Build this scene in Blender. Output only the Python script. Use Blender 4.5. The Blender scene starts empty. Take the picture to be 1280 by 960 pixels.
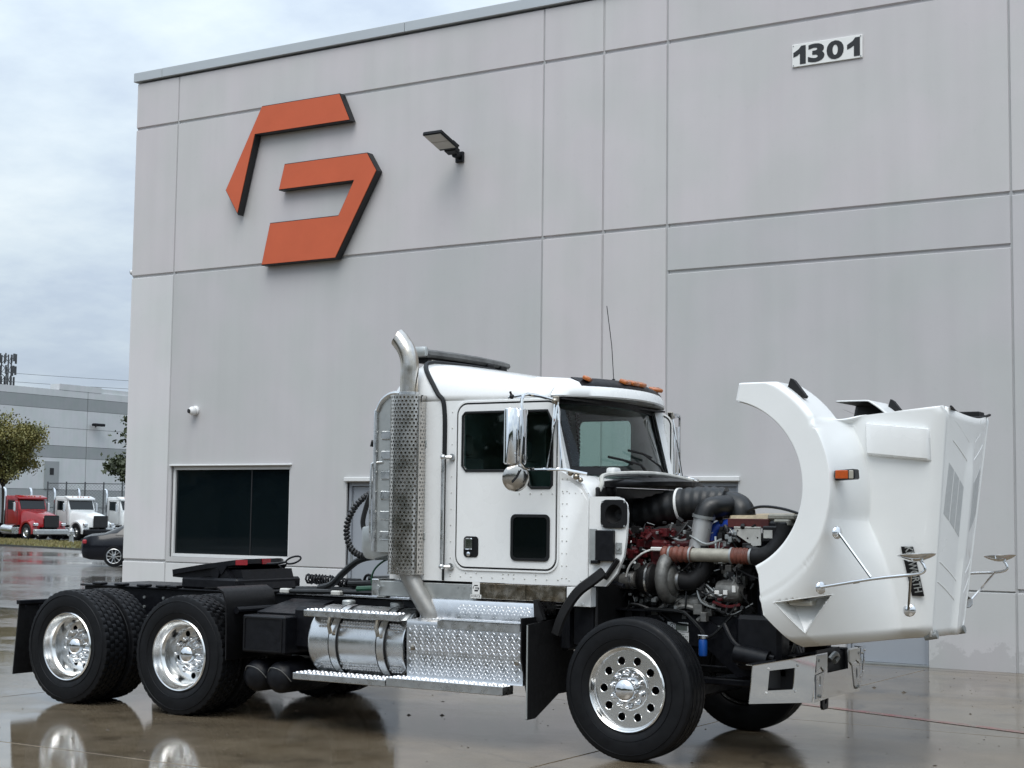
import bpy, bmesh, math, random
from mathutils import Vector, Matrix, noise
random.seed(7)
R = math.radians
SC = bpy.context.scene
COL = SC.collection

# ---------------------------------------------------------------- camera, sky, sun, exposure
cam_d = bpy.data.cameras.new('camera')
cam_d.sensor_width = 36.0
cam_d.lens = 36.0 * 1971.53 / 1280.0
cam_d.clip_end = 3000.0
cam_d.clip_start = 0.05
cam = bpy.data.objects.new('camera', cam_d)
COL.objects.link(cam)
cr = Vector((0.848006, 0.529843, 0.012317))
cw = Vector((-0.528936, 0.844634, 0.082582))
cw.normalize(); cr = (cr - cw * cr.dot(cw)).normalized(); cu = cr.cross(cw)
cam.matrix_world = Matrix(((cr.x, cu.x, -cw.x, 0.0), (cr.y, cu.y, -cw.y, 0.0), (cr.z, cu.z, -cw.z, 1.78), (0, 0, 0, 1)))
SC.camera = cam
SC.render.engine = 'CYCLES'
SC.cycles.use_denoising = True
SC.cycles.max_bounces = 8
SC.cycles.transparent_max_bounces = 12
SC.cycles.caustics_reflective = False
SC.cycles.caustics_refractive = False
SC.cycles.sample_clamp_indirect = 6.0
SC.view_settings.view_transform = 'Standard'
SC.view_settings.look = 'None'
SC.view_settings.gamma = 1.0
SC.view_settings.exposure = 0.44

SUN_EL, SUN_AZ = R(58), R(160)      # high, behind the camera and to its right
wd = bpy.data.worlds.new('World'); SC.world = wd; wd.use_nodes = True
nt = wd.node_tree; nt.nodes.clear()
def nd(t, k, **kw):
    n = t.nodes.new(k)
    for a, v in kw.items(): setattr(n, a, v)
    return n
def mth(t, op, a, b=None):
    n = nd(t, 'ShaderNodeMath', operation=op)
    for i, v in enumerate((a, b)):
        if v is None: continue
        if isinstance(v, (int, float)): n.inputs[i].default_value = v
        else: t.links.new(v, n.inputs[i])
    return n.outputs[0]
def ramp(t, fac, stops):
    n = nd(t, 'ShaderNodeValToRGB')
    e = n.color_ramp.elements
    while len(e) < len(stops): e.new(0.5)
    for el, (p, c) in zip(e, stops):
        el.position = p
        el.color = (c, c, c, 1) if isinstance(c, (int, float)) else (*c, 1)
    t.links.new(fac, n.inputs[0])
    return n.outputs[0]
def mix(t, fac, a, b, mode='MIX'):
    n = nd(t, 'ShaderNodeMix', data_type='RGBA', blend_type=mode)
    for i, v in ((0, fac), (6, a), (7, b)):
        if isinstance(v, (int, float)): n.inputs[i].default_value = v
        elif isinstance(v, tuple): n.inputs[i].default_value = (*v, 1)
        else: t.links.new(v, n.inputs[i])
    return n.outputs[2]
sky = nd(nt, 'ShaderNodeTexSky', sky_type='NISHITA', sun_disc=False, sun_elevation=SUN_EL, sun_rotation=SUN_AZ)
tc = nd(nt, 'ShaderNodeTexCoord')
sx = nd(nt, 'ShaderNodeSeparateXYZ'); nt.links.new(tc.outputs['Generated'], sx.inputs[0])
zc = mth(nt, 'ADD', mth(nt, 'MAXIMUM', sx.outputs[2], 0.0), 0.22)
cx = nd(nt, 'ShaderNodeCombineXYZ')
nt.links.new(mth(nt, 'DIVIDE', sx.outputs[0], zc), cx.inputs[0])
nt.links.new(mth(nt, 'DIVIDE', sx.outputs[1], zc), cx.inputs[1])
nz = nd(nt, 'ShaderNodeTexNoise'); nz.inputs['Scale'].default_value = 2.2; nz.inputs['Detail'].default_value = 8; nz.inputs['Roughness'].default_value = 0.58
nt.links.new(cx.outputs[0], nz.inputs['Vector'])
nz2 = nd(nt, 'ShaderNodeTexNoise'); nz2.inputs['Scale'].default_value = 0.6; nz2.inputs['Detail'].default_value = 3
nt.links.new(cx.outputs[0], nz2.inputs['Vector'])
cl = mth(nt, 'ADD', mth(nt, 'MULTIPLY', nz.outputs[0], 0.6), mth(nt, 'MULTIPLY', nz2.outputs[0], 0.4))
cloud = ramp(nt, cl, [(0.37, (4.2, 4.95, 6.1)), (0.46, (4.9, 5.7, 6.75)), (0.54, (6.0, 6.85, 7.55)), (0.64, (7.4, 8.1, 8.4))])
grad = ramp(nt, sx.outputs[2], [(0.0, 0.67), (1.0, 2.0)])      # standard overcast sky: three times brighter overhead than at the horizon
gm = nd(nt, 'ShaderNodeVectorMath', operation='MULTIPLY'); nt.links.new(cloud, gm.inputs[0]); nt.links.new(grad, gm.inputs[1]); cloud = gm.outputs[0]
skyc = mix(nt, 0.9, sky.outputs[0], cloud)
bg = nd(nt, 'ShaderNodeBackground'); bg.inputs['Strength'].default_value = 0.1
nt.links.new(skyc, bg.inputs['Color'])
wo = nd(nt, 'ShaderNodeOutputWorld'); nt.links.new(bg.outputs[0], wo.inputs[0])

sl = bpy.data.lights.new('sun', 'SUN'); sl.energy = 1.4; sl.angle = R(40); sl.color = (1.0, 0.97, 0.93)
so = bpy.data.objects.new('sun', sl); COL.objects.link(so)
sd = Vector((math.sin(SUN_AZ) * math.cos(SUN_EL), math.cos(SUN_AZ) * math.cos(SUN_EL), math.sin(SUN_EL)))
so.rotation_euler = sd.to_track_quat('Z', 'Y').to_euler(); so.location = (0, -10, 30)

# ---------------------------------------------------------------- materials
MATS = {}
def pm(name, col, rough=0.5, metal=0.0, var=0.0, vs=6.0, bump=0.0, bs=60.0, coat=0.0, rv=0.0, spec=None, var_col=None, streak=False, coords='Object'):
    m = bpy.data.materials.new(name); m.use_nodes = True
    t = m.node_tree; p = t.nodes['Principled BSDF']
    p.inputs['Base Color'].default_value = (*col, 1); p.inputs['Roughness'].default_value = rough; p.inputs['Metallic'].default_value = metal
    if coat: p.inputs['Coat Weight'].default_value = coat; p.inputs['Coat Roughness'].default_value = 0.06
    if spec is not None: p.inputs['Specular IOR Level'].default_value = spec
    tcn = nd(t, 'ShaderNodeTexCoord'); src = tcn.outputs[coords]
    if streak:
        mp = nd(t, 'ShaderNodeMapping'); mp.inputs['Scale'].default_value = (1, 1, 0.12); t.links.new(src, mp.inputs[0]); src = mp.outputs[0]
    if var or rv:
        n = nd(t, 'ShaderNodeTexNoise'); n.inputs['Scale'].default_value = vs; n.inputs['Detail'].default_value = 7; n.inputs['Roughness'].default_value = 0.62
        t.links.new(src, n.inputs['Vector'])
        if var:
            dark = var_col or tuple(c * (1 - var) for c in col)
            f = ramp(t, n.outputs[0], [(0.35, 0.0), (0.68, 1.0)])
            t.links.new(mix(t, f, dark, col), p.inputs['Base Color'])
        if rv:
            n2 = nd(t, 'ShaderNodeTexNoise'); n2.inputs['Scale'].default_value = vs * 1.7; n2.inputs['Detail'].default_value = 5
            t.links.new(src, n2.inputs['Vector'])
            mr = nd(t, 'ShaderNodeMapRange'); mr.inputs[1].default_value = .3; mr.inputs[2].default_value = .7
            mr.inputs[3].default_value = max(0.02, rough - rv); mr.inputs[4].default_value = rough + rv
            t.links.new(n2.outputs[0], mr.inputs[0]); t.links.new(mr.outputs[0], p.inputs['Roughness'])
    if bump:
        b = nd(t, 'ShaderNodeTexNoise'); b.inputs['Scale'].default_value = bs; b.inputs['Detail'].default_value = 5
        t.links.new(tcn.outputs[coords], b.inputs['Vector'])
        bp = nd(t, 'ShaderNodeBump'); bp.inputs['Strength'].default_value = bump; bp.inputs['Distance'].default_value = 0.01
        t.links.new(b.outputs[0], bp.inputs['Height']); t.links.new(bp.outputs[0], p.inputs['Normal'])
    MATS[name] = m
    return m
M = MATS
pm('white_paint', (0.85, 0.86, 0.855), 0.28, var=0.05, vs=3, coat=0.6, rv=0.05, bump=0.02, bs=8, spec=.4)
pm('hood_white', (0.84, 0.855, 0.85), 0.32, var=0.05, vs=2, coat=0.4, bump=0.03, bs=3, rv=.05, spec=.4)
pm('dusty_white', (0.62, 0.62, 0.58), 0.55, var=0.3, vs=9)
pm('black_paint', (0.006, 0.0065, 0.009), 0.42, var=0.4, vs=14, rv=.12, bump=.05, bs=40, spec=.25)
pm('black_rubber', (0.008, 0.008, 0.009), 0.62, var=0.35, vs=18, rv=.1, bump=.06, bs=120, spec=.35)
pm('tyre_rubber', (0.0055, 0.006, 0.0075), 0.52, var=0.4, vs=9, rv=.14, bump=.06, bs=150, spec=.25)
pm('black_plastic', (0.007, 0.007, 0.008), 0.42, var=.25, vs=20, rv=.1, spec=.3)
pm('gasket', (0.009, 0.010, 0.011), 0.5, spec=.3)
pm('hose_black', (0.010, 0.011, 0.012), 0.42, var=.4, vs=12, rv=.1, bump=.05, bs=70)
pm('chrome', (0.78, 0.79, 0.80), 0.05, 1.0, rv=.025, vs=5)
pm('polished_aluminium', (0.82, 0.82, 0.81), 0.19, 1.0, var=.08, vs=5, rv=.05)
pm('brushed_aluminium', (0.70, 0.71, 0.71), 0.30, 1.0, var=.18, vs=9, rv=.1)
pm('tread_aluminium', (0.80, 0.81, 0.83), 0.30, 1.0, var=.12, vs=12, rv=.1)
pm('dull_aluminium', (0.52, 0.54, 0.53), 0.45, 0.8, var=.22, vs=7, rv=.1)
pm('dirty_steel', (0.48, 0.45, 0.40), 0.24, 1.0, var=.35, vs=11, rv=.14, var_col=(.25, .2, .14))
pm('sooty_chrome', (0.62, 0.60, 0.57), 0.2, 1.0, var=.4, vs=6, rv=.1, var_col=(.42, .36, .28))
pm('shield_steel', (0.66, 0.64, 0.61), 0.2, 1.0, var=.15, vs=5, rv=.06, var_col=(.55, .52, .48))
pm('grey_pipe', (0.38, 0.37, 0.35), 0.45, 0.7, var=.3, vs=9, rv=.1)
pm('cast_grey', (0.22, 0.22, 0.21), 0.55, 0.5, var=.4, vs=20, bump=.2, bs=120)
pm('engine_red', (0.10, 0.006, 0.009), 0.42, var=.6, vs=16, bump=.1, bs=80, rv=.12)
pm('engine_black', (0.009, 0.0085, 0.009), 0.5, var=.5, vs=14, bump=.15, bs=70)
pm('bellows_rust', (0.22, 0.072, 0.048), 0.6, var=.5, vs=20, bump=.2, bs=60)
pm('pipe_beige', (0.40, 0.38, 0.32), 0.5, .25, var=.3, vs=18)
pm('tank_tan', (0.46, 0.36, 0.22), 0.5, var=.4, vs=14)
pm('tank_brown', (0.10, 0.018, 0.016), 0.4, var=.4, vs=14)
pm('blue_silicone', (0.02, 0.07, 0.42), 0.4, var=.2)
pm('blue_paint', (0.01, 0.08, 0.36), 0.35, var=.2)
pm('amber_lens', (0.52, 0.15, 0.03), 0.22, var=.3, vs=60, coat=.5)
pm('orange_lens', (0.55, 0.10, 0.02), 0.2, coat=.5, var=.25, vs=50)
pm('red_lens', (0.40, 0.03, 0.04), 0.3, var=.3, vs=50)
pm('white_print', (0.78, 0.78, 0.76), 0.5)
pm('grey_print', (0.20, 0.22, 0.19), 0.5, var=.3, vs=60)
pm('dark_print', (0.015, 0.016, 0.018), 0.5)
pm('interior_dark', (0.02, 0.021, 0.022), 0.7, var=.3)
pm('interior_grey', (0.26, 0.27, 0.275), 0.7, var=.2)
pm('green_hose', (0.02, 0.09, 0.05), 0.45)
pm('lamp_lens', (0.42, 0.40, 0.34), 0.12, var=.1, coat=.6)
pm('vent_grey', (0.52, 0.54, 0.545), 0.5, var=.1, vs=30)
pm('sign_orange', (0.575, 0.122, 0.055), 0.55, var=.08, vs=2, rv=.05, spec=.25)
pm('sign_black', (0.008, 0.008, 0.009), 0.5)
pm('galvanised', (0.36, 0.38, 0.38), 0.45, .6, var=.2)
pm('asphalt_dark', (0.05, 0.05, 0.05), 0.6, var=.3)
pm('door_grey', (0.30, 0.325, 0.36), 0.45, var=.05, vs=2)
pm('frame_white', (0.66, 0.67, 0.67), 0.4, var=.05)
pm('camera_white', (0.75, 0.75, 0.75), 0.3)
pm('coping_metal', (0.48, 0.505, 0.52), 0.38, .35, var=.05, vs=1)
pm('red_truck_paint', (0.30, 0.010, 0.014), 0.25, coat=.5, var=.15)
pm('far_white_paint', (0.72, 0.74, 0.74), 0.3, coat=.3, var=.06)
pm('car_paint', (0.004, 0.0045, 0.008), 0.2, coat=.15, spec=.35)
pm('dirty_roof_panel', (0.16, 0.16, 0.155), 0.55, .3, var=.55, vs=5)
pm('pipe_satin', (0.62, 0.63, 0.63), 0.38, .55, var=.1, vs=8)
pm('grille_dark', (.05, .052, .055), .4)
pm('tank_satin', (0.74, 0.75, 0.75), 0.24, 1.0, var=.12, vs=6, rv=.06)
pm('mirror_back', (0.55, 0.53, 0.50), 0.16, 1.0, var=.25, vs=12, rv=.05)
pm('lug_chrome', (0.70, 0.71, 0.72), 0.10, 1.0)
pm('hydrant_silver', (0.55, 0.56, 0.57), 0.35, .7, var=.2)
pm('tower_steel', (0.06, 0.065, 0.07), 0.6)
pm('trunk_bark', (0.035, 0.027, 0.02), 0.85, var=.5, vs=8, bump=.4, bs=20)

def wall_mat(name, col):
    m = pm(name, col, 0.75, var=.07, vs=0.35, coords='Object')
    t = m.node_tree; p = t.nodes['Principled BSDF']
    tcn = nd(t, 'ShaderNodeTexCoord')
    mp = nd(t, 'ShaderNodeMapping'); mp.inputs['Scale'].default_value = (2.2, 2.2, 0.16); t.links.new(tcn.outputs['Object'], mp.inputs[0])
    n = nd(t, 'ShaderNodeTexNoise'); n.inputs['Scale'].default_value = 1.6; n.inputs['Detail'].default_value = 6; t.links.new(mp.outputs[0], n.inputs['Vector'])
    st = ramp(t, n.outputs[0], [(0.30, 0.965), (0.55, 1.0), (0.75, 1.015)])
    n2 = nd(t, 'ShaderNodeTexNoise'); n2.inputs['Scale'].default_value = 9; n2.inputs['Detail'].default_value = 8; n2.inputs['Roughness'].default_value = .7
    t.links.new(tcn.outputs['Object'], n2.inputs['Vector'])
    sp = ramp(t, n2.outputs[0], [(0.27, 0.95), (0.42, 1.0), (0.70, 1.0), (0.76, 1.04)])
    src = p.inputs['Base Color'].links[0].from_socket
    c = mix(t, 1.0, src, st, 'MULTIPLY'); c = mix(t, 1.0, c, sp, 'MULTIPLY')
    sz = nd(t, 'ShaderNodeSeparateXYZ'); t.links.new(tcn.outputs['Object'], sz.inputs[0])          # splash stains and flaked paint along the foot of the wall
    n3 = nd(t, 'ShaderNodeTexNoise'); n3.inputs['Scale'].default_value = 2.6; n3.inputs['Detail'].default_value = 9; n3.inputs['Roughness'].default_value = .68
    t.links.new(tcn.outputs['Object'], n3.inputs['Vector'])
    low = mth(t, 'ADD', n3.outputs[0], mth(t, 'MULTIPLY', sz.outputs[2], -.75))
    c = mix(t, 1.0, c, ramp(t, low, [(.30, 1.0), (.33, .86)]), 'MULTIPLY')
    n4 = nd(t, 'ShaderNodeTexNoise'); n4.inputs['Scale'].default_value = .9; n4.inputs['Detail'].default_value = 2; t.links.new(tcn.outputs['Object'], n4.inputs['Vector'])
    c = mix(t, 1.0, c, ramp(t, n4.outputs[0], [(.38, (.97, .985, .98)), (.60, (1.02, 1.0, 1.02))]), 'MULTIPLY')
    t.links.new(c, p.inputs['Base Color'])
    b = nd(t, 'ShaderNodeTexNoise'); b.inputs['Scale'].default_value = 45; b.inputs['Detail'].default_value = 6; t.links.new(tcn.outputs['Object'], b.inputs['Vector'])
    bp = nd(t, 'ShaderNodeBump'); bp.inputs['Strength'].default_value = .12; bp.inputs['Distance'].default_value = .006
    t.links.new(b.outputs[0], bp.inputs['Height']); t.links.new(bp.outputs[0], p.inputs['Normal'])
    return m
wall_mat('wall_light', (0.565, 0.548, 0.547))
wall_mat('wall_bounce_lit', (0.63, 0.63, 0.63))  # paler copy of the wall paint, with ground-bounced light put into the colour
wall_mat('wall_mid', (0.502, 0.500, 0.500))
wall_mat('far_wall_light', (0.56, 0.58, 0.58))
wall_mat('far_wall_dark', (0.30, 0.32, 0.32))

def glass(name, tint, rough=0.02, opac=0.0, body=(0.01, 0.012, 0.012)):
    m = bpy.data.materials.new(name); m.use_nodes = True
    t = m.node_tree; t.nodes.clear()
    out = nd(t, 'ShaderNodeOutputMaterial'); tr = nd(t, 'ShaderNodeBsdfTransparent'); tr.inputs[0].default_value = (*tint, 1)
    gl = nd(t, 'ShaderNodeBsdfGlossy'); gl.inputs['Roughness'].default_value = rough; gl.inputs['Color'].default_value = (.95, .97, .97, 1)
    df = nd(t, 'ShaderNodeBsdfDiffuse'); df.inputs[0].default_value = (*body, 1)
    m0 = nd(t, 'ShaderNodeMixShader'); m0.inputs[0].default_value = opac
    t.links.new(tr.outputs[0], m0.inputs[1]); t.links.new(df.outputs[0], m0.inputs[2])
    fr = nd(t, 'ShaderNodeFresnel'); fr.inputs[0].default_value = 1.45
    ms = nd(t, 'ShaderNodeMixShader'); t.links.new(fr.outputs[0], ms.inputs[0]); t.links.new(m0.outputs[0], ms.inputs[1]); t.links.new(gl.outputs[0], ms.inputs[2])
    t.links.new(ms.outputs[0], out.inputs[0]); MATS[name] = m
    return m
glass('clear_glass', (0.88, 0.97, 0.94))
glass('door_glass', (0.60, 0.72, 0.70))
glass('dark_glass', (0.03, 0.04, 0.04), opac=.6, body=(.004, .007, .008))

def ground_mat(name, dry, wetdark, scale=1.0, far=False):
    m = bpy.data.materials.new(name); m.use_nodes = True
    t = m.node_tree; p = t.nodes['Principled BSDF']
    g = nd(t, 'ShaderNodeNewGeometry')
    def nz(sc, det=6, rough=.6, st=(1, 1, 1), off=(0, 0, 0)):
        mp = nd(t, 'ShaderNodeMapping'); mp.inputs['Scale'].default_value = st; mp.inputs['Location'].default_value = off
        t.links.new(g.outputs['Position'], mp.inputs[0])
        n = nd(t, 'ShaderNodeTexNoise'); n.inputs['Scale'].default_value = sc; n.inputs['Detail'].default_value = det; n.inputs['Roughness'].default_value = rough
        t.links.new(mp.outputs[0], n.inputs['Vector']); return n.outputs[0]
    broad = nz(0.30 * scale, 6, .62, (.8, 1.5, 1), (3.1, 7.7, 0))
    fine = nz(2.6, 8, .7)
    grit = nz(70, 4, .6)
    pud = mth(t, 'ADD', mth(t, 'MULTIPLY', broad, .8), mth(t, 'MULTIPLY', fine, .2))
    if not far:                                               # low spot of the yard by the rear wheels, full of water
        vm = nd(t, 'ShaderNodeVectorMath', operation='SUBTRACT'); vm.inputs[1].default_value = (-8.3, 8.9, 0); t.links.new(g.outputs['Position'], vm.inputs[0])
        v2 = nd(t, 'ShaderNodeVectorMath', operation='MULTIPLY'); v2.inputs[1].default_value = (.30, .62, 0); t.links.new(vm.outputs[0], v2.inputs[0])
        ln = nd(t, 'ShaderNodeVectorMath', operation='LENGTH'); t.links.new(v2.outputs[0], ln.inputs[0])
        mr_ = nd(t, 'ShaderNodeMapRange'); mr_.inputs[1].default_value = .5; mr_.inputs[2].default_value = 1.25; mr_.inputs[3].default_value = .13; mr_.inputs[4].default_value = 0
        t.links.new(ln.outputs['Value'], mr_.inputs[0]); pud = mth(t, 'SUBTRACT', pud, mr_.outputs[0])
    wet = ramp(t, pud, [(0.45, 1.0), (0.51, 0.35), (0.58, 0.0)])          # 1 = standing water, 0 = only damp
    base = mix(t, ramp(t, fine, [(.3, 0.0), (.7, 1.0)]), wetdark, dry)
    stain = ramp(t, nz(0.9, 7, .68, (1, 1, 1), (11, 2, 0)), [(.34, .48), (.46, .86), (.58, 1.0), (.70, 1.12)])
    base = mix(t, 1.0, base, stain, 'MULTIPLY')
    vo = nd(t, 'ShaderNodeTexVoronoi', feature='DISTANCE_TO_EDGE'); vo.inputs['Scale'].default_value = .16       # a few wandering hairline cracks
    wv = nd(t, 'ShaderNodeVectorMath', operation='ADD'); t.links.new(g.outputs['Position'], wv.inputs[0])
    wn_ = nd(t, 'ShaderNodeTexNoise'); wn_.inputs['Scale'].default_value = 1.3; wn_.inputs['Detail'].default_value = 7; t.links.new(g.outputs['Position'], wn_.inputs['Vector']); t.links.new(wn_.outputs['Color'], wv.inputs[1])
    t.links.new(wv.outputs[0], vo.inputs['Vector'])
    base = mix(t, 1.0, base, ramp(t, vo.outputs['Distance'], [(.0008, .45), (.0022, 1.0)]), 'MULTIPLY')
    base = mix(t, 1.0, base, ramp(t, grit, [(.3, .8), (.7, 1.15)]), 'MULTIPLY')
    t.links.new(base, p.inputs['Base Color'])
    rg = nd(t, 'ShaderNodeMapRange'); rg.inputs[3].default_value = 0.20 if not far else .24; rg.inputs[4].default_value = 0.045 if not far else .05
    t.links.new(wet, rg.inputs[0]); t.links.new(rg.outputs[0], p.inputs['Roughness'])
    p.inputs['IOR'].default_value = 1.5
    bp = nd(t, 'ShaderNodeBump'); bp.inputs['Distance'].default_value = 0.012
    hgt = mth(t, 'ADD', mth(t, 'MULTIPLY', nz(14, 6, .6), .35), mth(t, 'MULTIPLY', grit, .12))
    st = nd(t, 'ShaderNodeMapRange'); st.inputs[3].default_value = 0.22; st.inputs[4].default_value = 0.10
    t.links.new(wet, st.inputs[0]); t.links.new(st.outputs[0], bp.inputs['Strength'])
    t.links.new(hgt, bp.inputs['Height']); t.links.new(bp.outputs[0], p.inputs['Normal'])
    MATS[name] = m
    return m
ground_mat('wet_concrete', (0.195, 0.158, 0.112), (0.115, 0.088, 0.056))
ground_mat('wet_lot', (0.15, 0.14, 0.125), (0.09, 0.08, 0.07), 0.35, True)
ground_mat('joint_filler', (0.05, 0.045, 0.04), (0.03, 0.028, 0.025))

# ---------------------------------------------------------------- mesh builder
def V3(*a): return Vector(a)
def smooth_path(pts, n=6):
    P = [Vector(p) for p in pts]
    if len(P) < 3: return P
    out = []
    for i in range(len(P) - 1):
        p0 = P[max(i - 1, 0)]; p1 = P[i]; p2 = P[i + 1]; p3 = P[min(i + 2, len(P) - 1)]
        for k in range(n):
            t = k / n
            out.append(0.5 * ((2 * p1) + (p2 - p0) * t + (2 * p0 - 5 * p1 + 4 * p2 - p3) * t * t + (3 * p1 - p0 - 3 * p2 + p3) * t ** 3))
    out.append(P[-1])
    return out
class B:
    def __init__(s): s.bm = bmesh.new()
    def _new(s, vs, fs):
        v = [s.bm.verts.new(p) for p in vs]; out = []
        for f in fs:
            try: out.append(s.bm.faces.new([v[i] for i in f]))
            except ValueError: pass
        return v, out
    def box(s, x0, x1, y0, y1, z0, z1, bev=0.0, mat=None, seg=1):
        vs = [(x, y, z) for x in (x0, x1) for y in (y0, y1) for z in (z0, z1)]
        v, f = s._new(vs, [(0, 1, 3, 2), (4, 6, 7, 5), (0, 4, 5, 1), (2, 3, 7, 6), (0, 2, 6, 4), (1, 5, 7, 3)])
        if mat is not None:
            for q in v: q.co = mat @ q.co
        if bev:
            es = list({e for q in f for e in q.edges})
            bmesh.ops.bevel(s.bm, geom=es, offset=bev, segments=seg, affect='EDGES', profile=.5)
        return s
    def ring(s, c, ax, r, n, up=None):
        ax = Vector(ax).normalized()
        a = Vector(up) if up is not None else (Vector((0, 0, 1)) if abs(ax.z) < .9 else Vector((1, 0, 0)))
        a = (a - ax * a.dot(ax)).normalized(); b = ax.cross(a); c = Vector(c)
        return [c + a * (r * math.cos(2 * math.pi * i / n)) + b * (r * math.sin(2 * math.pi * i / n)) for i in range(n)]
    def loft(s, rings, closed=True, caps=True, wrap=False):
        n = len(rings[0]); vv = [[s.bm.verts.new(p) for p in r] for r in rings]
        m = len(rings)
        for i in range(m if wrap else m - 1):
            a, b = vv[i], vv[(i + 1) % m]
            for k in range(n if closed else n - 1):
                try: s.bm.faces.new((a[k], a[(k + 1) % n], b[(k + 1) % n], b[k]))
                except ValueError: pass
        if caps and closed and not wrap:
            for r in (vv[0][::-1], vv[-1]):
                try: s.bm.faces.new(r)
                except ValueError: pass
        return s
    def cyl(s, p0, p1, r, n=16, r2=None, caps=True):
        p0 = Vector(p0); p1 = Vector(p1); d = p1 - p0
        return s.loft([s.ring(p0, d, r, n), s.ring(p1, d, r if r2 is None else r2, n)], caps=caps)
    def tube(s, pts, r, n=8, sm=0, caps=True):
        P = smooth_path(pts, sm) if sm else [Vector(p) for p in pts]
        rr = r if callable(r) else (lambda t: r)
        rings = []; up = None
        for i, p in enumerate(P):
            d = (P[min(i + 1, len(P) - 1)] - P[max(i - 1, 0)]).normalized()
            if up is None: up = Vector((0, 0, 1)) if abs(d.z) < .9 else Vector((1, 0, 0))
            up = (up - d * up.dot(d)).normalized()
            rings.append(s.ring(p, d, rr(i / max(1, len(P) - 1)), n, up))
        return s.loft(rings, caps=caps)
    def lathe(s, prof, o=(0, 0, 0), ax=(0, 1, 0), n=32, closed_prof=False, caps=False):
        ax = Vector(ax).normalized(); o = Vector(o)
        rings = [s.ring(o + ax * a, ax, max(r, 1e-4), n) for r, a in prof]
        return s.loft(rings, caps=caps, wrap=closed_prof)
    def plate(s, outer, holes=(), f=lambda u, v: (u, 0, v), d=(0, .01, 0)):
        """flat plate: outline and holes in (u, v), mapped by f, thickened by the vector d"""
        es = []; b2 = bmesh.new()
        for lp in [outer] + list(holes):
            vs = [b2.verts.new((u, v, 0)) for u, v in lp]
            for i in range(len(vs)): es.append(b2.edges.new((vs[i], vs[(i + 1) % len(vs)])))
        if holes: bmesh.ops.triangle_fill(b2, use_beauty=True, use_dissolve=False, edges=es)
        else: b2.faces.new([e.verts[0] for e in es])
        b2.verts.index_update()
        d = Vector(d)
        lo = [s.bm.verts.new(f(v.co.x, v.co.y)) for v in b2.verts]
        hi = [s.bm.verts.new(Vector(f(v.co.x, v.co.y)) + d) for v in b2.verts]
        for fc in b2.faces:
            idx = [v.index for v in fc.verts]
            s.bm.faces.new([lo[i] for i in idx]); s.bm.faces.new([hi[i] for i in reversed(idx)])
        for e in b2.edges:
            if len(e.link_faces) == 1:
                i, j = e.verts[0].index, e.verts[1].index
                s.bm.faces.new((lo[i], lo[j], hi[j], hi[i]))
        b2.free()
        return s
    def ball(s, c, r, sub=2, sc=(1, 1, 1)):
        res = bmesh.ops.create_icosphere(s.bm, subdivisions=sub, radius=1)
        for v in res['verts']: v.co = Vector(c) + Vector((v.co.x * r * sc[0], v.co.y * r * sc[1], v.co.z * r * sc[2]))
        return s
    def mesh(s, name, mat, smooth=35):
        bmesh.ops.recalc_face_normals(s.bm, faces=s.bm.faces)
        me = bpy.data.meshes.new(name); s.bm.to_mesh(me); s.bm.free()
        for m in (mat if isinstance(mat, (list, tuple)) else [mat]): me.materials.append(MATS[m] if isinstance(m, str) else m)
        if smooth:
            me.polygons.foreach_set('use_smooth', [True] * len(me.polygons))
            me.set_sharp_from_angle(angle=R(smooth))
        return me
    def obj(s, name, mat, parent=None, smooth=35, loc=(0, 0, 0), kind=None, label=None):
        return link(name, s.mesh(name, mat, smooth), parent, loc, kind=kind, label=label)
def link(name, me, parent=None, loc=(0, 0, 0), rot=None, kind=None, label=None):
    o = bpy.data.objects.new(name, me); COL.objects.link(o); o.location = loc
    if rot: o.rotation_euler = rot
    if parent is not None: o.parent = parent
    if kind: o['kind'] = kind
    if label: o['label'] = label
    return o
def thing(name, label, cat, loc=(0, 0, 0), rz=0.0, group=None):
    o = bpy.data.objects.new(name, None); COL.objects.link(o); o.location = loc; o.rotation_euler = (0, 0, rz)
    o.empty_display_size = .2
    return tag(o, label, cat, group)
def tag(o, label, cat, group=None):
    o['label'] = label; o['category'] = cat
    if group: o['group'] = group
    return o
def copy_tree(o, parent=None, mat=None):
    c = o.copy(); COL.objects.link(c); c.parent = parent
    for ch in o.children: copy_tree(ch, c)
    return c
def circ(cx, cy, r, n=16): return [(cx + r * math.cos(2 * math.pi * i / n), cy + r * math.sin(2 * math.pi * i / n)) for i in range(n)]
def rrect(x0, x1, z0, z1, r, n=5):
    out = []
    for cx_, cz_, a in ((x1 - r, z1 - r, 0), (x0 + r, z1 - r, 90), (x0 + r, z0 + r, 180), (x1 - r, z0 + r, 270)):
        out += [(cx_ + r * math.cos(R(a + 90 * k / n)), cz_ + r * math.sin(R(a + 90 * k / n))) for k in range(n + 1)]
    return out
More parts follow.
